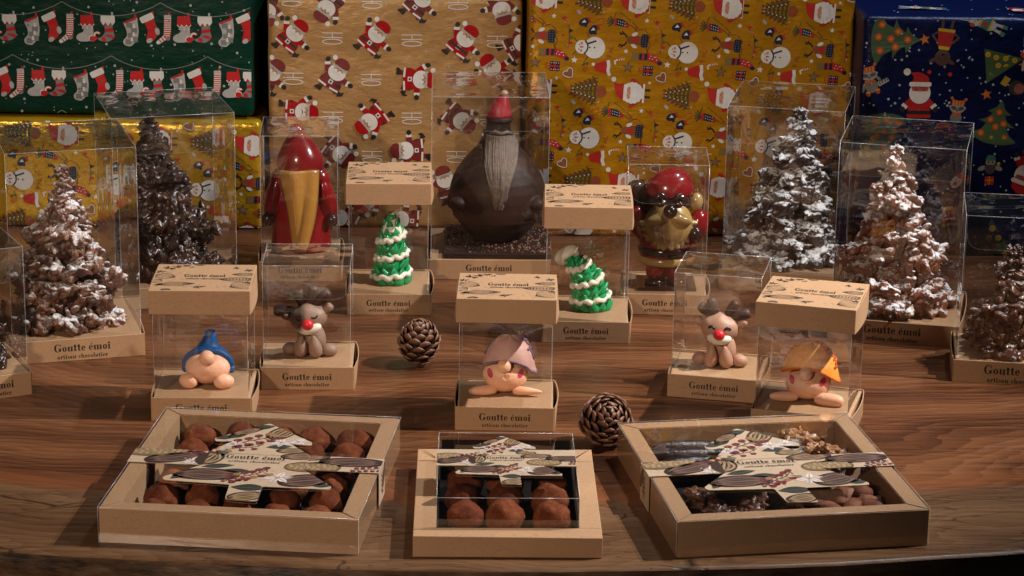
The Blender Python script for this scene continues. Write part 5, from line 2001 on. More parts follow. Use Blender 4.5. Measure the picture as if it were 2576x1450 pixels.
almond_tree((0.3600, 0.3840), TZ, 0.150, 0.051, RUSSET, 57, 'russet almond chocolate tree lightly sugared, in front of the navy gift', (-0.008, 0.004))
almond_tree((0.4405, 0.2550), TZ, 0.092, 0.040, BROWNG, 63, 'small glossy brown chocolate tree at the far right edge', lim=0.040)
almond_tree((-0.4700, 0.1690), TZ, 0.098, 0.040, DARK, 71, 'dark glossy chocolate tree at the far left edge, mostly cut off', lim=0.046)


# ---------------------------------------------------------------- marzipan figures
FLESH = m_soft('peach_marzipan', (0.80, 0.435, 0.285), 0.48, 0.18, 0.05, 0.30)
FLESH2 = m_soft('peach_marzipan_warm', (0.82, 0.435, 0.265), 0.45, 0.18, 0.05, 0.30)
BLUE = m_soft('blue_icing', (0.006, 0.062, 0.21), 0.5, 0.03, 0.35, 0.4, 220)
LILAC = m_soft('lilac_marzipan', (0.55, 0.305, 0.265), 0.55, 0.12, 0.10, 0.3)
PURPLE = m_soft('purple_ruffle', (0.20, 0.105, 0.16), 0.6, 0.05, 0.25, 0.5, 300)
APRICOT = m_soft('apricot_marzipan', (0.88, 0.34, 0.055), 0.5, 0.12, 0.10, 0.3)
ORANGEM = m_soft('orange_ruffle', (0.85, 0.155, 0.008), 0.5, 0.06, 0.25, 0.5, 300)
PINK = m_soft('magenta_icing', (0.52, 0.012, 0.065), 0.4, 0.05, 0.03, 0.1)
TAUPE = m_soft('taupe_marzipan', (0.27, 0.165, 0.118), 0.5, 0.08, 0.04, 0.18)
TAUPE2 = m_soft('rosy_taupe_marzipan', (0.44, 0.240, 0.165), 0.5, 0.10, 0.04, 0.18)
COCOA = m_soft('cocoa_marzipan', (0.070, 0.032, 0.023), 0.5, 0.03, 0.15, 0.25)
REDM = m_soft('red_marzipan', (0.62, 0.020, 0.030), 0.38, 0.10, 0.03, 0.10)
MUZZLE = m_soft('white_marzipan', (0.76, 0.66, 0.55), 0.42, 0.15, 0.03, 0.12)
EYE = m_soft('black_icing', (0.012, 0.009, 0.010), 0.4, 0, 0.1, 0.1)


def dented(rx, ry, rz, hx, hz, hr, depth, lip=0.0):
    """round body with a small poked hole on its front"""
    def fn(p, n):
        if p.y < 0:
            d = math.hypot(p.x - hx, p.z - hz) / hr
            k = math.exp(-d * d * 1.6) * depth - lip * math.exp(-((d - 1.25) / 0.35) ** 2)
            return (p.x, p.y + k, p.z)
        return p
    return ball(rx, ry, rz, 72, 48, fn)


def teardrop(L, r0, r1, n=20):
    """along +x from a blunt end r0 to a narrow end r1, lying on its side"""
    prof = []
    for i in range(n + 1):
        t = i / n
        a = math.pi * t
        r = (r0 * (1 - t) + r1 * t) * math.sin(a) ** 0.55 if 0 < t < 1 else 0.0002
        prof.append((r, L * (-math.cos(a)) / 2))
    vs, fs = lathe(prof, 22)
    return [(z, x, y) for x, y, z in vs], fs


Z0 = 0.0193


def gnome(key, loc, rz, label, flesh, cheeks, hat):
    root = thing('marzipan_gnome', (loc[0], loc[1], Z0), R(rz), label, 'marzipan figure', 'marzipan gnomes lying under their hats')
    bx_, by_, bz_ = 0.0188, 0.0165, 0.0140
    zc = 0.0145 if key == 'A' else 0.0145
    MB().add(dented(bx_, by_, bz_, -0.0012 if key == 'A' else 0.0008, -0.0030 if key == 'A' else 0.0030, 0.0013 if key == 'A' else 0.0021, 0.0022 if key == 'A' else 0.0028, 0.0 if key == 'A' else 0.0008), 0, None, True).build('body', flesh, root, (0, 0, zc))
    if key == 'A':
        MB().add(ball(0.0066, 0.0064, 0.0066), 0, None, True).build('nose', flesh, root, (0.0010, -0.0125, 0.0262))
    else:
        MB().add(ball(0.0058, 0.0056, 0.0058), 0, None, True).build('nose', flesh, root, (-0.0012, -0.0152, 0.0268))
    if key == 'A':
        feet = ((-0.0148, -0.0120, 0.0058, 0.0175, 0.0066, 0.0050, 155), (0.0148, -0.0120, 0.0058, 0.0175, 0.0066, 0.0050, 25))
    else:
        feet = ((-0.0185, -0.0110, 0.0044, 0.0240, 0.0052, 0.0032, 192), (0.0185, -0.0115, 0.0044, 0.0245, 0.0055, 0.0012 if key == 'D' else 0.0060, -8))
    for (x, y, z, L, r0, r1, a) in feet:
        vf = teardrop(L, r0, r1) if key != 'A' else ball(L / 2, r1 * 1.15, r0 * 0.95)
        MB().add(vf, 0, None, True).build('foot', flesh, root, (x, y, z), (0, 0.0, R(a)))
    if cheeks:
        for s in (-1, 1):
            # a painted-on flat disc that follows the round of the face
            mb = MB()
            pts, fs = [(0, 0)], []
            n = 16
            cx, cz = s * 0.0126, 0.0048
            for ring in (0.5, 1.0):
                for i in range(n):
                    a = 2 * math.pi * i / n
                    pts.append((ring * 0.0024 * math.cos(a), ring * 0.0033 * math.sin(a)))
            vs = []
            for px, pz in pts:
                ca, sa = math.cos(R(-18 * s)), math.sin(R(-18 * s))
                X, Z = cx + px * ca - pz * sa, cz + px * sa + pz * ca
                Y = -by_ * math.sqrt(max(0.02, 1 - (X / bx_) ** 2 - (Z / bz_) ** 2))
                nrm = Vector((X / bx_ ** 2, Y / by_ ** 2, Z / bz_ ** 2)).normalized() * 0.0002
                vs.append((X + nrm.x, Y + nrm.y, Z + nrm.z))
            for i in range(n):
                j = (i + 1) % n
                fs.append((0, 1 + i, 1 + j))
                fs.append((1 + i, 1 + n + i, 1 + n + j, 1 + j))
            mb.add((vs, fs), 0, None, True)
            mb.build('cheek', PINK, root, (0, 0, zc))
    hat(root)
    return root


def blue_hat(root):
    # a soft hood lying behind the belly, thick rolled brim, rising to a blunt point
    mb = MB()
    n, m = 40, 12
    pts = []
    for i in range(33):
        a = R(-22 + 224 * i / 32)
        pts.append((0.0196 * math.cos(a), 0.0015 - 0.004 * math.sin(a) ** 2, 0.0150 + 0.0150 * math.sin(a)))
    mb.add(tube(pts, [0.0014] + [0.0030] * 31 + [0.0014], 12))
    mb.add(ball(0.0190, 0.0120, 0.0165, 32, 22), 0, TM((0, 0.0080, 0.0160)))
    mb.add(tube([(0.0, 0.006, 0.024), (0.0004, 0.0058, 0.030), (0.0012, 0.0060, 0.0355), (0.0018, 0.0064, 0.0405), (0.0020, 0.0070, 0.0440), (0.0020, 0.0073, 0.0455)], [0.0135, 0.0100, 0.0068, 0.0054, 0.0046, 0.0020], 24))
    me = fuse(mb, 0.0007, 6, 'hat')
    me.materials.clear()
    me.materials.append(BLUE)
    put('hat', me, root)


def ruffled_hat(inner, outer, tiltz, cx, wide, seed):
    def f(root):
        # floppy cap draped over the head from behind: its edge passes just over the nose and hangs low on both sides
        n, m = 72, 16

        def pt(a, t, out=0.0):
            r = math.cos(t * math.pi / 2) ** 0.75 if t < 1 else 0.0
            ca, sa = math.cos(a), math.sin(a)
            zb = 0.0312 - (0.0125 if ca > 0 else 0.0105) * ca * ca - (0.006 if sa > 0 else 0) * sa * sa
            w = noise.noise(Vector((ca * 2.2, sa * 2.2, seed + t)))
            fl = 1 + 0.08 * (1 - t) ** 3 + 0.05 * w * (1 - t)
            top = 0.0475 + 0.0018 * noise.noise(Vector((ca * 1.5, sa * 1.5, seed + 9)))
            z = zb + (top - zb) * math.sin(t * math.pi / 2) ** 1.15 + 0.0011 * w * (1 - t)
            return Vector(((0.0212 + out) * wide * r * fl * ca - 0.002 * t, 0.0045 + (0.0178 + out) * r * fl * sa, z))
        vs = [tuple(pt(2 * math.pi * i / n, j / m)) for j in range(m + 1) for i in range(n)]
        fs = []
        for j in range(m):
            for i in range(n):
                k = (i + 1) % n
                fs.append((j * n + i, j * n + k, (j + 1) * n + k, (j + 1) * n + i))
        o = MB().add((vs, fs), 0, None, True).build('hat', [inner], root, (cx, 0, 0), (0, R(tiltz), 0))
        md = o.modifiers.new('thickness', 'SOLIDIFY')
        md.thickness = 0.0016
        md.offset = -1
        rim = [tuple(pt(2 * math.pi * i / n, 0.0)) for i in range(n + 1)]
        MB().add(tube(rim, 0.0010, 8), 0, None, True).build('hat_rim', outer, o)
        # fringe of crumbly ruffle along the back crest
        q = random.Random(seed)
        mb = MB()
        for i in range(150):
            a = R(q.gauss(35, 30)) if i % 3 else R(q.uniform(120, 175))
            t = q.uniform(0.30, 0.80) if i % 3 else q.uniform(0.2, 0.5)
            p = pt(a, t, 0.0006)
            mb.add(ball(q.uniform(0.0006, 0.0012), q.uniform(0.0006, 0.0012), q.uniform(0.0010, 0.0024), 8, 6), 0, TM(p, (q.uniform(-0.6, 0.6), q.uniform(-0.6, 0.6), 0)), True)
        r_ = mb.build('ruffle', outer, o)
        r_['kind'] = 'stuff'
    return f


gnome('A', (-0.2535, 0.1270), -1, 'peach marzipan gnome with a pointed blue hat and no cheeks', FLESH, False, blue_hat)
gnome('D', (-0.0045, 0.1170), 0, 'peach marzipan gnome with a lilac ruffled hat', FLESH2, True, ruffled_hat(LILAC, PURPLE, 6, 0.0008, 1.0, 3))
gnome('F', (0.2470, 0.1085), -12, 'peach marzipan gnome with an orange ruffled hat', FLESH, True, ruffled_hat(APRICOT, ORANGEM, 5, -0.0006, 1.06, 8))


def reindeer(loc, rz, label, skin, tilt, happy, antlers):
    root = thing('marzipan_reindeer', (loc[0], loc[1], Z0), R(rz), label, 'marzipan figure', 'sitting marzipan reindeer')
    MB().add(ball(0.0125, 0.0115, 0.0150, 28, 20, lambda p, n: (p.x * (1 - 0.18 * n.z), p.y, p.z)), 0, None, True).build('body', skin, root, (0.0015, 0.006, 0.0145))
    # front legs: drumsticks standing close together
    for s, a in ((-1, 9), (1, -13)):
        def leg(p, n):
            k = 0.74 - 0.30 * n.z
            return (p.x * k * 1.32, p.y * k * 1.32, p.z)
        MB().add(ball(0.0058, 0.0058, 0.0105, 24, 18, leg), 0, None, True).build('front_leg', skin, root, (s * 0.0062, -0.0085, 0.0104), (R(8), R(a * 0.6), 0))
    for s in (-1, 1):
        MB().add(ball(0.0072, 0.0060, 0.0056), 0, None, True).build('hind_foot', skin, root, (s * 0.0172 + 0.001, -0.0015, 0.0056), (0, R(12 * s), R(25 * s)))
    head = MB().add(ball(0.0164, 0.0134, 0.0128, 36, 24, lambda p, n: (p.x, p.y, p.z * (1.0 + 0.06 * math.cos(6 * n.x)))), 0, None, True).build('head', skin, root, (0.0, -0.0020, 0.0345), (R(4), R(tilt), 0))
    # muzzle: a white lens, round red nose on top
    MB().add(ball(0.0108, 0.0056, 0.0050, 30, 18, lambda p, n: (p.x, p.y, p.z + 9.0 * p.x * p.x * (1 if n.z > -2 else 1))), 0, None, True).build('muzzle', MUZZLE, head, (0.0008, -0.0112, -0.0066))
    MB().add(ball(0.0051, 0.0047, 0.0047), 0, None, True).build('nose', REDM, head, (0.0006, -0.0152, -0.0012))
    for s in (-1, 1):
        cx = s * 0.0068 + 0.0004
        pts = []
        for i in range(9):
            t = i / 8 * 2 - 1
            x = cx + 0.0027 * t
            z = (0.0044 - 0.0022 * t * t) if happy else (0.0026 + 0.0018 * t * t)
            y = -0.0130 * math.sqrt(max(0.05, 1 - (x / 0.0158) ** 2 - (z / 0.0122) ** 2)) - 0.0002
            pts.append((x, y, z))
        rr = 0.0012 if happy else 0.0008
        MB().add(tube(pts, [rr * 0.5] + [rr] * 7 + [rr * 0.5], 8), 0, None, True).build('eye', EYE, head)
        # ears
        MB().add(teardrop(0.0110, 0.0026, 0.0048), 0, None, True).build('ear', skin, head, (s * 0.0175, 0.001, 0.0050 if s > 0 else 0.0030), (0, R(-38) if s > 0 else R(-142), 0))
    for (x, z, a, L, r0, r1) in antlers:
        y = 0.003
        c, s_ = math.cos(R(a)), math.sin(R(a))
        L, r0, r1 = L * 1.15, r0 * 1.1, r1 * 1.12
        MB().add(teardrop(L, r0, r1), 0, None, True).build('antler', COCOA, head, (x + c * L * 0.42, y, z + s_ * L * 0.42), (0, R(-a), 0))
    return root


reindeer((-0.1756, 0.2085), -2, 'grey brown marzipan reindeer asleep, head tilted, one antler drooping', TAUPE, -10, False,
         ((-0.010, 0.0060, 168, 0.0185, 0.0026, 0.0064), (-0.0030, 0.0085, 96, 0.0165, 0.0028, 0.0055), (0.0035, 0.0085, 72, 0.0185, 0.0026, 0.0058), (0.0050, 0.0085, 34, 0.0195, 0.0026, 0.0058)))
reindeer((0.1797, 0.1965), -9, 'rosy marzipan reindeer with smiling eyes and upright antlers', TAUPE2, 3, True,
         ((-0.0060, 0.0085, 146, 0.0155, 0.0026, 0.0056), (-0.0040, 0.0085, 112, 0.0165, 0.0030, 0.0052), (0.0040, 0.0085, 62, 0.0170, 0.0026, 0.0050), (0.0065, 0.0080, 22, 0.0185, 0.0026, 0.0060)))


# ---------------------------------------------------------------- green icing trees
GREEN_I = m_soft('green_icing', (0.004, 0.285, 0.090), 0.34, 0.12, 0.22, 0.45, 260, 0.25)
SNOW_I = m_soft('white_icing', (0.74, 0.68, 0.58), 0.42, 0.15, 0.02, 0.12)


def petal_mesh():
    def fn(p, n):
        k = 1 - 0.55 * max(0, n.z) - 0.1 * n.z
        w = 1 + 0.16 * noise.noise(n * 2.3)
        return (p.x * k * w, p.y * w + (0.0010 if n.z < -0.6 else 0), p.z * w)
    return MB().add(ball(0.0048, 0.0026, 0.0060, 14, 10, fn), 0, None, True).mesh('leaf', GREEN_I)


PETAL = petal_mesh()


def icing_tree(loc, rz, label, H, Rb, bend, seed, loops):
    root = thing('icing_tree', (loc[0], loc[1], Z0), R(rz), label, 'icing tree', 'green icing trees with white garlands')
    q = random.Random(seed)

    def axis(t):
        return Vector((-bend * t ** 2.1, 0, H * (t - 0.20 * (bend / 0.03) * t ** 3 if bend > 0.005 else t)))

    def rad(t):
        return Rb * (1 - 0.74 * t) * (1 - 0.10 * math.sin(t * 7)) * (1.0 if t > 0.05 else 0.95)
    n = 28
    vs, fs = [], []
    m = 24
    for j in range(m + 1):
        t = j / m
        c = axis(t)
        r = rad(t) * 0.88
        for i in range(n):
            a = 2 * math.pi * i / n
            vs.append((c.x + r * math.cos(a), c.y + r * math.sin(a), c.z))
    for j in range(m):
        for i in range(n):
            k = (i + 1) % n
            fs.append((j * n + i, j * n + k, (j + 1) * n + k, (j + 1) * n + i))
    fs.append(tuple(range(n - 1, -1, -1)))
    fs.append(tuple(range(m * n, (m + 1) * n)))
    MB().add((vs, fs), 0, None, True).build('cone', GREEN_I, root)
    rows = 8
    for j in range(rows):
        t = 0.05 + 0.82 * j / (rows - 1)
        c = axis(t)
        r = rad(t)
        k = max(5, int(2 * math.pi * r / 0.0086))
        for i in range(k):
            a = 2 * math.pi * (i + 0.5 * (j % 2)) / k + q.gauss(0, 0.07)
            s = q.uniform(1.0, 1.25) * (1 - 0.30 * t)
            put('leaf', PETAL, root, (c.x + (r - 0.0008) * math.cos(a), c.y + (r - 0.0008) * math.sin(a), c.z + q.gauss(0, 0.0008)),
                (R(14) + q.gauss(0, 0.12), q.gauss(0, 0.22), a + math.pi / 2), (s, s, s))
    # garlands: separate wavy rings of piped icing, each sagging to one side
    for (t, dip, a_lo, a_hi) in loops:
        pts, rr = [], []
        N = 64
        for i in range(N + 1):
            a = R(a_lo + (a_hi - a_lo) * i / N)
            tt = t + dip * math.sin((a - R(-90)) * 0.5) * 1.0
            c = axis(max(0.02, min(0.95, tt)))
            r = rad(max(0.0, min(0.98, tt))) + 0.0016 + 0.0006 * math.sin(i * 0.9)
            pts.append((c.x + r * math.cos(a), c.y + r * math.sin(a), c.z + 0.0011 * math.sin(i * 0.85 + seed)))
            rr.append(0.00255 + 0.0003 * math.sin(i * 1.3))
        rr[0] = rr[-1] = 0.0008
        MB().add(tube(pts, rr, 10), 0, None, True).build('garland', SNOW_I, root)
    # snow cap running down in points
    c = axis(0.93)
    rr = rad(0.80)

    def cap(p, nn):
        a = math.atan2(p.y, p.x)
        drip = 0.0042 * max(0, math.sin(a * 3 + seed)) if nn.z < -0.05 else 0
        k_ = 1 - 0.62 * max(0, nn.z) ** 1.5 if bend < 0.005 else 1
        return (p.x * k_ * (1 if bend < 0.005 else 1.25), p.y * k_, (p.z * (1.25 if bend < 0.005 else 1) if nn.z > 0 else p.z * 0.7) - drip)
    if bend > 0.005:
        MB().add(ball(rr + 0.0012, rr + 0.0012, 0.0062, 36, 20, cap), 0, None, True).build('snow_cap', SNOW_I, root, (c.x - 0.002, c.y, c.z), (0, R(-32), 0))
    else:
        # pointed cap, its lower edge running down in drips
        n, m = 48, 16
        vs, fs = [], []
        for j in range(m + 1):
            t = j / m
            for i in range(n):
                a = 2 * math.pi * i / n
                r = (rr + 0.0016) * (1 - t) ** 0.75 + 0.0004
                lo = -0.0030 - 0.0050 * max(0, math.sin(a * 4 + seed)) ** 1.5
                z = lo + (0.0155 - lo) * t
                if t < 0.05:
                    r *= 0.82
                vs.append((r * math.cos(a) * (1 + 0.07 * math.sin(a * 4 + seed)) + 0.0016 * t * t, r * math.sin(a), z))
        for j in range(m):
            for i in range(n):
                k = (i + 1) % n
                fs.append((j * n + i, j * n + k, (j + 1) * n + k, (j + 1) * n + i))
        fs.append(tuple(range(m * n, (m + 1) * n)))
        fs.append(tuple(range(n - 1, -1, -1)))
        MB().add((vs, fs), 0, None, True).build('snow_cap', SNOW_I, root, (c.x, c.y, axis(0.80).z))
    return root


icing_tree((-0.1150, 0.4390), 0, 'upright green icing tree with white garlands and a snowy tip', 0.0665, 0.0195, 0.0, 4, ((0.13, 0.05, -250, 70), (0.40, 0.06, -245, 75), (0.66, 0.08, -240, 70)))
icing_tree((0.0740, 0.3620), 0, 'green icing tree bent over to one side, with white garlands', 0.0650, 0.0198, 0.0260, 9, ((0.16, 0.07, -245, 70), (0.42, 0.12, -240, 60), (0.68, 0.12, -235, 55)))


# ---------------------------------------------------------------- pine cones
def m_scale(t):
    v = t.coords()
    tc = t.n('TexCoord')
    sp = t.n('SeparateXYZ')
    t.link(tc.outputs['Object'], sp.inputs[0])
    a = t.noise(v, 420, 4)
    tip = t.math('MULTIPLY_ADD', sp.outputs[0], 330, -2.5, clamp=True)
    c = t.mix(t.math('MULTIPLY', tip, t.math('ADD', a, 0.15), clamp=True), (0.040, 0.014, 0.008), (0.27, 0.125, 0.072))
    t.principled(c, 0.5, t.bump(a, 0.5, 0.001))


SCALE_M = material('cone_scale', m_scale)


def scale_mesh():
    # a thick woody tongue along +x with a rounded, swollen, upturned end
    n, m = 12, 12
    vs, fs = [], []
    L = 0.0105
    for side in (0, 1):
        for j in range(m + 1):
            t = j / m
            for i in range(n + 1):
                u = 2 * i / n - 1
                wd = 0.0014 + 0.0030 * t ** 0.7
                if t > 0.72:
                    wd *= math.sqrt(max(0.0, 1 - ((t - 0.72) / 0.28) ** 2)) * 0.94 + 0.06
                th = (0.0004 + 0.0012 * max(0, (t - 0.35) / 0.65) ** 1.5) * (1 - u * u * 0.75) * (1 if t < 0.95 else 0.45)
                x = L * t
                z = 0.0008 * t + 0.0034 * max(0, t - 0.45) ** 1.6 * 3.0 - 0.0002 * u * u * (0.4 + t) + (th if side else -th)
                vs.append((x, wd * u, z))
    W = n + 1
    B = W * (m + 1)
    for j in range(m):
        for i in range(n):
            a = j * W + i
            fs.append((B + a, B + a + 1, B + a + 1 + W, B + a + W)[::-1])
            fs.append((a, a + 1, a + 1 + W, a + W))
    for j in range(m):
        a = j * W
        fs.append((a, a + W, B + a + W, B + a))
        a += n
        fs.append((a + W, a, B + a, B + a + W))
    for i in range(n):
        a = m * W + i
        fs.append((a + 1, B + a + 1, B + a, a))
    me = MB().add((vs, fs), 0, None, True).mesh('scale', SCALE_M)
    bm = bmesh.new()
    bm.from_mesh(me)
    bmesh.ops.recalc_face_normals(bm, faces=bm.faces[:])
    bm.to_mesh(me)
    bm.free()
    return me


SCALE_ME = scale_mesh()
CORE_M = material('cone_core', lambda t: t.principled(t.mix(t.noise(t.coords(), 300, 3), (0.018, 0.008, 0.006), (0.05, 0.022, 0.014)), 0.8))


def pine_cone(loc, tilt, rz, H, Rr, label, n=92):
    root = thing('pine_cone', loc, 0, label, 'pine cone', 'pine cones on the table')
    body = bpy.data.objects.new('cone_body', None)
    COL.objects.link(body)
    body.parent = root
    body.rotation_euler = (R(tilt[0]), R(tilt[1]), R(rz))
    body.location = (0, 0, H * 0.5)
    MB().add(lathe([(0.001, -H * 0.48), (Rr * 0.46, -H * 0.40), (Rr * 0.66, -H * 0.15), (Rr * 0.62, H * 0.1), (Rr * 0.40, H * 0.30), (0.001, H * 0.40)], 16), 0, None, True).build('core', CORE_M, body)
    q = random.Random(int(H * 1e5))
    for i in range(n):
        t = (i + 0.5) / n
        tz = 1 - (1 - t) ** 1.05
        a = i * 2.39996
        zz = -H * 0.44 + H * 0.88 * tz
        rr = Rr * math.sin(math.pi * (0.16 + 0.80 * tz)) ** 0.72
        s = (0.50 + 0.62 * math.sin(math.pi * min(1, 0.16 + 0.80 * tz))) * Rr / 0.0205 * 1.32
        s *= q.uniform(0.86, 1.14)
        el = R(-14 + 88 * tz ** 1.45) + q.gauss(0, 0.10)
        base = max(0.0004, rr - 0.0102 * s * math.cos(el))
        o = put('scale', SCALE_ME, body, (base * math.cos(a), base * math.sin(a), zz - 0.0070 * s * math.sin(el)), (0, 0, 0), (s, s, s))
        o.rotation_euler = (Matrix.Rotation(a, 3, 'Z') @ Matrix.Rotation(-el, 3, 'Y')).to_euler()
    return root


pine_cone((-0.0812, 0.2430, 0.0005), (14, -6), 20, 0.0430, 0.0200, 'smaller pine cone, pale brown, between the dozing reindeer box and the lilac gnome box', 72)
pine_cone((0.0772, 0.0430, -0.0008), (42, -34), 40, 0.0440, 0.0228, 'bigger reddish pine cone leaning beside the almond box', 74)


# ---------------------------------------------------------------- truffles, clusters, almonds in the flat boxes
def m_cocoa(t):
    v = t.coords()
    a = t.noise(v, 95, 5, 0.62)
    b = t.noise(v, 900, 2)
    rn = t.n('ObjectInfo').outputs['Random']
    k = t.math('ADD', t.math('MULTIPLY', a, 0.7), t.math('ADD', t.math('MULTIPLY', b, 0.2), t.math('MULTIPLY', rn, 0.22)))
    c = t.ramp(k, [(0.34, (0.045, 0.009, 0.003)), (0.55, (0.140, 0.031, 0.009)), (0.78, (0.255, 0.078, 0.029))])
    h = t.math('ADD', t.math('MULTIPLY', a, 1.0), t.math('MULTIPLY', b, 0.12))
    t.principled(c, 0.88, t.bump(h, 0.75, 0.0022), **{'Specular_IOR_Level': 0.2})


COCOAP = material('cocoa_powder', m_cocoa)


def truffle_mesh(i):
    o = Vector((i * 7.3, 2, 1))

    def fn(p, n):
        s = 1 + 0.16 * noise.noise(n * 1.2 + o) + 0.06 * noise.noise(n * 3.4 + o) + 0.018 * noise.noise(n * 11 + o)
        q = Vector(p) * s
        q.z = max(q.z, -0.0098)
        return q
    return MB().add(ball(0.0132, 0.0128, 0.0122, 36, 24, fn), 0, None, True).mesh('truffle', COCOAP)


TRUF = [truffle_mesh(i) for i in range(7)]
rq = random.Random(5)


def in_box(root, x, y):
    a = root.rotation_euler.z
    return root.location.x + x * math.cos(a) - y * math.sin(a), root.location.y + x * math.sin(a) + y * math.cos(a)


def truffle(root, x, y, z, label, group, s=1.0):
    o = put('truffle', TRUF[rq.randrange(7)], None, (*in_box(root, x, y), z), (rq.gauss(0, 0.15), rq.gauss(0, 0.15), rq.uniform(0, 6.28)), (s, s, s * rq.uniform(0.95, 1.1)))
    tag(o, label, 'truffle', group)


ROWN = ['in the front row', 'in the second row', 'in the third row', 'in the fourth row', 'in the fifth row', 'in the back row']
COLN = ['first from the left wall', 'second from the left wall', 'in the middle column', 'second from the right wall', 'first from the right wall']
for j in range(6):
    for i in range(5):
        x = -0.0600 + 0.0300 * i + rq.gauss(0, 0.0011)
        y = -0.0835 + 0.0338 * j + rq.gauss(0, 0.0012)
        truffle(P1, x, y, 0.0122, 'cocoa truffle %s of the big truffle box, %s' % (ROWN[j], COLN[i]), 'truffles in the big truffle box', rq.uniform(0.95, 1.04))
for j in range(3):
    for i in range(3):
        x = -0.0315 + 0.0310 * i + rq.gauss(0, 0.0008)
        y = -0.0560 + 0.0340 * j + rq.gauss(0, 0.0008)
        truffle(P2, x, y, 0.0172, 'cocoa truffle under the clear dome, %s row, %s' % (('front', 'middle', 'back')[j], ('left column', 'centre column', 'right column')[i]), 'truffles under the clear dome', 1.06)

# almond box: dark clusters at the front left, cocoa almonds at the front right, sticks behind left, golden clusters behind right
ROCH = m_choc('dark_rocher', (0.040, 0.015, 0.010), (0.130, 0.054, 0.033), 0.34, 0, 0.5, 0.55)
CARAM = m_choc('caramel_rocher', (0.16, 0.060, 0.025), (0.40, 0.190, 0.085), 0.32, 0, 0.5, 0.55)


def rocher(x, y, s, mat, label, k, nm='almond_rocher'):
    root = thing(nm, (*in_box(P3, x, y), 0.0024), rq.uniform(0, 6), label, 'chocolate cluster', 'chocolate clusters in the almond box')
    for i in range(5):
        a = i * 1.3 + k
        r = 0.0075 * s if i else 0
        o = put('almond_cluster', CLUSTERS[(k * 3 + i * 2) % len(CLUSTERS)], root, (r * math.cos(a), r * math.sin(a), (0.0075 if i else 0.0150) * s), (rq.gauss(0, 0.3), rq.gauss(0, 0.3), rq.uniform(0, 6)), (s * 0.95,) * 3)
        o.material_slots[0].link = 'OBJECT'
        o.material_slots[0].material = mat


rocher(-0.0600, -0.0360, 1.05, ROCH, 'dark almond cluster behind the front-left one in the almond box', 1)
rocher(-0.0580, -0.0760, 1.05, ROCH, 'dark almond cluster in the front left corner of the almond box', 2)
rocher(-0.0260, -0.0620, 1.05, ROCH, 'dark almond cluster under the card trunk, second along the front', 3)
rocher(-0.0010, -0.0760, 0.95, ROCH, 'dark almond cluster next to the cocoa almonds, under the card trunk', 4)
rocher(0.0470, 0.0800, 1.10, CARAM, 'caramel brown cluster against the back wall of the almond box', 5)
rocher(0.0680, 0.0500, 1.00, CARAM, 'caramel brown cluster by the right wall of the almond box', 6)


def almond_mesh(i):
    def fn(p, n):
        w = 1 - 0.28 * n.x
        s = 1 + 0.05 * noise.noise(n * 2 + Vector((i * 5, 0, 0)))
        return (p.x * s, p.y * w * s, p.z * w * s)
    return MB().add(ball(0.0118, 0.0068, 0.0056, 22, 14, fn), 0, None, True).mesh('cocoa_almond', material('almond_cocoa', lambda t: t.principled(
        t.ramp(t.noise(t.coords(), 160, 4), [(0.35, (0.105, 0.030, 0.014)), (0.7, (0.235, 0.085, 0.042))]), 0.7, t.bump(t.noise(t.coords(), 500, 3), 0.3, 0.001), **{'Specular_IOR_Level': 0.25})))


ALM = [almond_mesh(i) for i in range(4)]
k = 0
spots = []
for layer, zz in ((0, 0.0082), (1, 0.0158)):
    for j in range(6 - layer):
        for i in range(4 - layer):
            x = 0.0180 + layer * 0.007 + 0.0168 * i + (j % 2) * 0.006
            y = -0.0860 + layer * 0.007 + 0.0138 * j
            spots.append((x + rq.gauss(0, 0.001), y + rq.gauss(0, 0.001), zz, 'cocoa almond, %s layer, %s row from the front wall, %s' % (('bottom', 'top')[layer], ('first', 'second', 'third', 'fourth', 'fifth', 'sixth')[j], ('next to the clusters', 'second from the clusters', 'third from the clusters', 'by the side wall')[i + (layer if i == 2 and layer else 0)])))
for x, y, zz, lab in spots:
    o = put('cocoa_almond', ALM[k % 4], None, (*in_box(P3, min(0.072, x), y), zz), (rq.gauss(0, 0.25), rq.gauss(0, 0.25), rq.uniform(0, 6.28)), (rq.uniform(0.92, 1.08),) * 3)
    tag(o, lab, 'almond', 'cocoa almonds heaped in the almond box')
    k += 1
for j, (y, x, L) in enumerate(((0.088, -0.045, 0.058), (0.070, -0.043, 0.062), (0.052, -0.046, 0.058), (0.034, -0.044, 0.060))):
    def fn(p, n, j=j):
        s = 1 + 0.10 * noise.noise(n * 1.7 + Vector((j * 3, 0, 0)))
        return (p.x, p.y * s, p.z * s)
    vf = teardrop(L, 0.0078, 0.0078, 26)
    o = MB().add((vf[0], vf[1]), 0, None, True).build('chocolate_stick', DARK, None, (*in_box(P3, x, y), 0.0104), (0, 0, R(9) + rq.gauss(0, 0.06)))
    tag(o, 'glossy dark chocolate stick in the almond box, %s' % ('along the back wall', 'second from the back wall', 'third from the back wall', 'next to the paper band')[j], 'chocolate stick', 'dark chocolate sticks in the almond box')


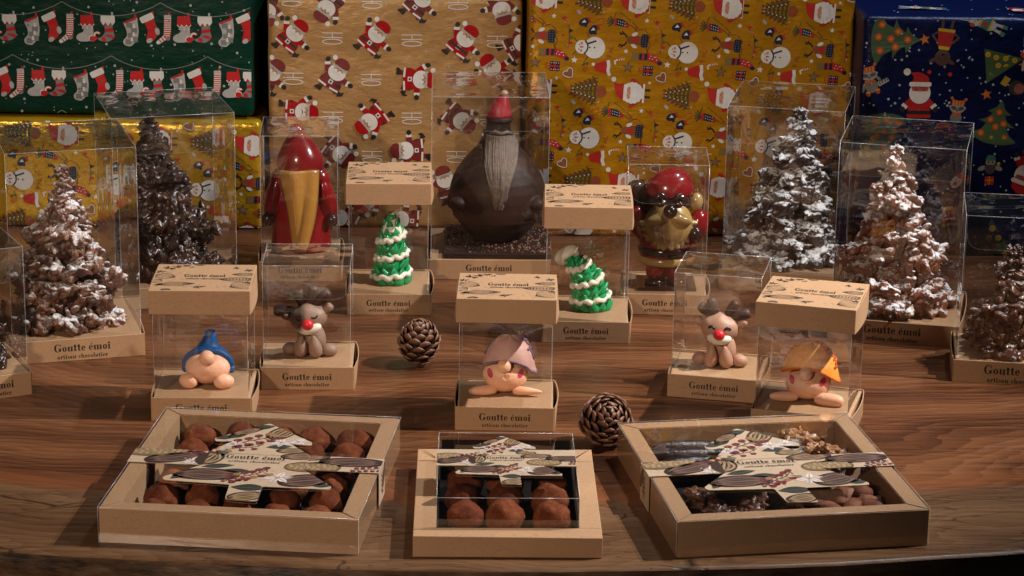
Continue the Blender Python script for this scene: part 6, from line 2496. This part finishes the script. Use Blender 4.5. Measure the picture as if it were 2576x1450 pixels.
# ---------------------------------------------------------------- moulded chocolate figures
CHOCM = m_soft('matt_dark_chocolate', (0.025, 0.0115, 0.0080), 0.55, 0.0, 0.14, 0.14, 120, 0, 0.22)
BEARDG = m_soft('greyed_beard_chocolate', (0.135, 0.098, 0.078), 0.6, 0.0, 0.30, 0.5, 380)
REDC = m_soft('red_cocoa_butter', (0.19, 0.0065, 0.009), 0.22, 0.02, 0.10, 0.06, 90, 0.5)
REDK = m_soft('matt_red_cocoa_butter', (0.34, 0.016, 0.030), 0.40, 0.02, 0.14, 0.15, 160)
OCHRE = m_soft('ochre_cocoa_butter', (0.40, 0.190, 0.040), 0.26, 0.03, 0.10, 0.08, 110, 0.4)
OCHRE2 = m_soft('pale_ochre_cocoa_butter', (0.34, 0.215, 0.075), 0.22, 0.03, 0.10, 0.08, 150, 0.5)
CHOCG = m_soft('glossy_dark_chocolate', (0.026, 0.012, 0.010), 0.16, 0.0, 0.10, 0.05, 120, 0.4)
CREAMB = m_soft('ivory_cocoa_butter', (0.62, 0.48, 0.33), 0.4, 0.05, 0.05, 0.1)
WHITEB = m_soft('white_chocolate', (0.72, 0.66, 0.58), 0.4, 0.08, 0.04, 0.1)


def fused(name, mb, mat, parent, voxel=0.0009, it=3, loc=(0, 0, 0)):
    me = fuse(mb, voxel, it, name)
    me.materials.clear()
    me.materials.append(mat)
    return put(name, me, parent, loc)


# big round gnome on a slab sprinkled with cocoa nibs
K = thing('chocolate_gnome', (-0.0160, 0.5820, 0.0194), R(1), 'round-bellied dark chocolate gnome with a red pointed cap and a long grey beard', 'chocolate figure', 'moulded chocolate figures')
K.scale = (1, 1, 0.935)
mb = MB()
vs, fs = bbox(-0.0530, 0.0535, -0.0600, 0.0500, 0.0, 0.0062, 0.001)
mb.add((vs, fs))
mb.build('slab', CHOCM, K)
q = random.Random(77)
mb = MB()
for i in range(620):
    x, y = q.uniform(-0.051, 0.0515), q.uniform(-0.058, 0.048)
    if math.hypot(x, y) < 0.024:
        continue
    s = q.uniform(0.0007, 0.0017)
    mb.add(ball(s, s * q.uniform(0.6, 1.1), s * q.uniform(0.5, 0.9), 6, 4), 0 if q.random() < (0.75 if x < -0.01 else 0.40) else 1, TM((x, y, 0.0066), (q.uniform(0, 3), q.uniform(0, 3), q.uniform(0, 3))))
o = mb.build('cocoa_nibs', [CHOCM, m_soft('cocoa_nib', (0.20, 0.095, 0.062), 0.5, 0, 0.4, 0.3, 300)], K)
o['kind'] = 'stuff'
zb = 0.0062
prof = [(0.014, 0.0), (0.026, 0.003), (0.036, 0.014), (0.0415, 0.0235), (0.0445, 0.0255), (0.0474, 0.038), (0.0482, 0.048), (0.0475, 0.058), (0.0448, 0.068), (0.0405, 0.077), (0.0345, 0.086), (0.0280, 0.094), (0.0218, 0.101), (0.0178, 0.107), (0.0148, 0.113), (0.0126, 0.120), (0.0116, 0.130)]
mb = MB().add(lathe(prof, 56), 0, None, True)
for s in (-1, 1):
    mb.add(ball(0.0120, 0.0150, 0.0300, 24, 18), 0, TM((s * 0.0330, -0.0150, 0.060), (R(16), R(-30 * s), 0)))
    mb.add(ball(0.0105, 0.0150, 0.0085, 24, 18), 0, TM((s * 0.0355, -0.0260, 0.0450), (R(-12), 0, R(34 * s))))
    mb.add(ball(0.0075, 0.0062, 0.0085, 24, 18), 0, TM((s * 0.0295, -0.0325 + (0.004 if s < 0 else 0), 0.0370)))
fused('body', mb, CHOCM, K, 0.0011, 3, (0, 0, zb))


def body_r(z):
    for (r0, z0), (r1, z1) in zip(prof[:-1], prof[1:]):
        if z0 <= z <= z1:
            return r0 + (r1 - r0) * (z - z0) / (z1 - z0)
    return prof[-1][0]


# beard: a long combed lock parted in two points, lying on the belly
n, m = 60, 40
vs, fs = [], []
for j in range(m + 1):
    t = j / m
    z = 0.1165 - 0.072 * t
    for i in range(n + 1):
        u = 2 * i / n - 1
        hw = 0.0160 * (1 + 0.12 * math.sin(math.pi * min(1, t * 1.6))) * (1 - 0.86 * t ** 2.0)
        hw = max(0.0012, hw)
        split = 0.0085 * max(0, 1 - abs(u - 0.25) / 0.5) * max(0, t - 0.72) / 0.28
        x = hw * u + 0.004 - 0.003 * t
        zz = z + split
        rr = body_r(max(0.03, zz)) + 0.0022 * (1 - u * u) + 0.0009 * noise.noise(Vector((u * 16, t * 1.6, 4))) + 0.0005 * math.sin(u * 60 + 3 * noise.noise(Vector((u * 3, t * 3, 1))))
        rr += 0.0010
        y = -math.sqrt(max(1e-6, rr * rr - x * x)) if rr > abs(x) else -0.002
        vs.append((x, y, zz))
W = n + 1
for j in range(m):
    for i in range(n):
        a = j * W + i
        fs.append((a, a + W, a + W + 1, a + 1))
o = MB().add((vs, fs), 0, None, True).build('beard', BEARDG, K, (0, 0, zb))
md = o.modifiers.new('thickness', 'SOLIDIFY')
md.thickness = 0.0022
md.offset = -1
MB().add(tube([(-0.0125 + 0.003, -0.0085, 0.1165), (-0.006 + 0.003, -0.0135, 0.1200), (0.003, -0.0155, 0.1182), (0.009, -0.0135, 0.1200), (0.0150, -0.0085, 0.1165)], [0.0008, 0.0022, 0.0018, 0.0022, 0.0008], 14), 0, None, True).build('mustache', BEARDG, K, (0, 0, zb))
MB().add(lathe([(0.010, 0.1270), (0.0128, 0.1285), (0.0134, 0.1310), (0.0124, 0.1340), (0.010, 0.1345)], 36), 0, None, True).build('cap_brim', CHOCM, K, (0.001, 0, zb))
prof2 = [(0.0122, 0.0), (0.0120, 0.003), (0.0105, 0.0095), (0.0082, 0.0155), (0.0056, 0.0205), (0.0040, 0.0235), (0.0020, 0.0250)]
MB().add(lathe(prof2, 36, lambda p: (p[0] + 7.5 * max(0, p[2]) ** 2, p[1], p[2])), 0, None, True).build('cap', REDK, K, (0.0010, 0, zb + 0.1335))
MB().add(ball(0.0038, 0.0038, 0.0036), 0, None, True).build('bobble', CREAMB, K, (0.0058, 0, zb + 0.1590))

# red hooded figure with a long ochre beard
Rr = thing('chocolate_figure', (-0.2110, 0.5510, 0.0194), 0, 'glossy red chocolate figure in a hood with a long ochre beard', 'chocolate figure', 'moulded chocolate figures')
mb = MB().add(lathe([(0.0285, 0.0), (0.0300, 0.004), (0.0285, 0.030), (0.0262, 0.055), (0.0225, 0.072), (0.0165, 0.081), (0.012, 0.085)], 48, None, 0.74), 0, None, True)
for s in (-1, 1):
    mb.add(ball(0.0090, 0.0120, 0.0245, 24, 18), 0, TM((s * 0.0265, -0.004, 0.0530), (R(10), R(-13 * s), 0)))
    mb.add(ball(0.0100, 0.0105, 0.0120, 24, 18), 0, TM((s * 0.0195, -0.004, 0.0740), (0, R(-35 * s), 0)))
fused('coat', mb, REDC, Rr, 0.0010, 3)
for s in (-1, 1):
    MB().add(ball(0.0062, 0.0070, 0.0072, 20, 14), 0, None, True).build('hand', CHOCG, Rr, (s * 0.0318, -0.0105, 0.0330))


def beard_pt(u, v):
    z = 0.0860 - 0.0800 * v
    hw = 0.0142 * (1 - v) ** 0.85 + 0.0012
    x = hw * (2 * u - 1)
    e = 2 * u - 1
    y = -0.0170 - 0.0060 * math.sqrt(max(0, 1 - e * e)) - 0.0020 * math.sin(v * 3.1) + 0.0022 * math.sin(e * 3.2 + v * 2.6) - 0.0015
    return (x + 0.003 * math.sin(v * 3), y, z)


o = MB().add(sheet(beard_pt, 24, 30), 0, None, True).build('beard', OCHRE, Rr)
md = o.modifiers.new('thickness', 'SOLIDIFY')
md.thickness = 0.0060
md.offset = 1 if False else -1
hood = [(0.0170, 0.0), (0.0212, 0.0012), (0.0238, 0.0050), (0.0240, 0.0110), (0.0212, 0.0190), (0.0170, 0.0265), (0.0122, 0.0330), (0.0086, 0.0375), (0.0074, 0.0390), (0.0076, 0.0415), (0.0070, 0.0445), (0.0046, 0.0468), (0.0008, 0.0476)]
MB().add(lathe(hood, 48, lambda p: (p[0] - 3.2 * max(0, p[2] - 0.015) ** 2 * 1.2, p[1] * 0.92 - 0.003, p[2] + (0.004 * math.cos(math.atan2(p[1], p[0]) * 2) - 0.002 if p[2] < 0.004 else 0))), 0, None, True).build('hood', REDC, Rr, (0, -0.001, 0.0805))

# little glossy santa
S = thing('chocolate_santa', (0.1470, 0.4400, 0.0194), 0, 'glossy chocolate Santa with a red cap, pale beard and dark round nose', 'chocolate figure', 'moulded chocolate figures')
mb = MB().add(ball(0.0300, 0.0230, 0.0270, 32, 22), 0, TM((0, 0, 0.052)))
mb.add(ball(0.0270, 0.0215, 0.0150, 32, 22), 0, TM((0, 0, 0.034)))
mb.add(ball(0.0110, 0.0130, 0.0190, 20, 16), 0, TM((0.0270, -0.004, 0.0590), (R(20), R(14), 0)))
mb.add(ball(0.0110, 0.0130, 0.0190, 20, 16), 0, TM((-0.0270, -0.002, 0.0620), (R(20), R(-14), 0)))
fused('coat', mb, REDC, S)
mb = MB()
for s in (-1, 1):
    mb.add(ball(0.0105, 0.0105, 0.0150, 20, 16), 0, TM((s * 0.0095, -0.001, 0.0165)))
fused('trousers', mb, REDC, S)
for s in (-1, 1):
    MB().add(ball(0.0105, 0.0140, 0.0058, 20, 14), 0, None, True).build('boot', CHOCG, S, (s * 0.0105, -0.004, 0.0058))
MB().add(bbox(-0.0280, 0.0280, -0.0220, 0.0220, 0.0, 0.0035, 0.001), 0).build('plinth', CHOCG, S)
MB().add(lathe([(0.020, 0.0225), (0.0262, 0.0232), (0.0280, 0.0265), (0.0268, 0.0305), (0.0235, 0.0315)], 40, None, 0.80), 0, None, True).build('coat_hem', OCHRE2, S)
MB().add(lathe([(0.022, 0.0325), (0.0272, 0.0330), (0.0282, 0.0365), (0.0276, 0.0400), (0.0235, 0.0408)], 40, None, 0.80), 0, None, True).build('belt', CHOCG, S)
mb = MB()
for (x0, x1, z0, z1) in ((-0.0055, 0.0055, 0.0395, 0.0410), (-0.0055, 0.0055, 0.0322, 0.0337), (-0.0055, -0.0040, 0.0337, 0.0395), (0.0040, 0.0055, 0.0337, 0.0395)):
    mb.add(box(x0, x1, -0.0245, -0.0222, z0, z1))
mb.build('buckle', CHOCG, S, (0.004, 0, 0))
mb = MB().add(ball(0.0232, 0.0150, 0.0235, 28, 20), 0, TM((0, -0.0145, 0.0638)))
q = random.Random(3)
for i in range(40):
    a = R(-178 + 176 * (i % 14) / 13)
    r = 0.0218 - 0.005 * (i // 14)
    mb.add(ball(0.0030, 0.0040, 0.0068, 12, 10), 0, TM((r * math.cos(a), -0.0215 - 0.002 * (i // 14) + 0.006 * abs(math.cos(a)), 0.0665 + r * 0.98 * math.sin(a) * 0.98), (0, math.atan2(math.cos(a), -math.sin(a)) * -1 + q.gauss(0, 0.15), 0)))
fused('beard', mb, OCHRE2, S, 0.0008, 2)
MB().add(ball(0.0212, 0.0185, 0.0150, 30, 20), 0, None, True).build('head', CHOCG, S, (0, -0.003, 0.0840))
mb = MB()
for s in (-1, 1):
    mb.add(ball(0.0115, 0.0060, 0.0052, 22, 14), 0, TM((s * 0.0105, -0.0250, 0.0718), (0, R(16 * s), 0)))
fused('mustache', mb, OCHRE2, S, 0.0007, 2)
MB().add(ball(0.0068, 0.0062, 0.0066), 0, None, True).build('nose', CHOCG, S, (0.0005, -0.0270, 0.0795))
for s in (-1, 1):
    MB().add(ball(0.0062, 0.0036, 0.0030, 20, 12), 0, None, True).build('eyebrow', CHOCG, S, (s * 0.0095, -0.0195, 0.0925), (0, R(16 * s), 0))
    MB().add(ball(0.0042, 0.0032, 0.0036, 18, 12), 0, None, True).build('eye', CHOCG, S, (s * 0.0085, -0.0205, 0.0852))
MB().add(ball(0.0232, 0.0205, 0.0225, 36, 24, lambda p, n: (p.x + (0.003 if n.z > 0.5 else 0) * n.z, p.y, p.z if n.z > 0 else p.z * 0.30)), 0, None, True).build('cap', REDC, S, (0.0010, -0.001, 0.0930))
MB().add(ball(0.0062, 0.0060, 0.0090), 0, None, True).build('bobble', OCHRE2, S, (0.0262, -0.006, 0.0840))
MB().add(ball(0.0150, 0.0130, 0.0230, 24, 18), 0, None, True).build('sack', CHOCG, S, (-0.0270, 0.006, 0.0790), (0, R(-14), 0))
MB().add(ball(0.0064, 0.0064, 0.0074, 20, 14), 0, None, True).build('hand', CHOCG, S, (0.0255, -0.0185, 0.0560))
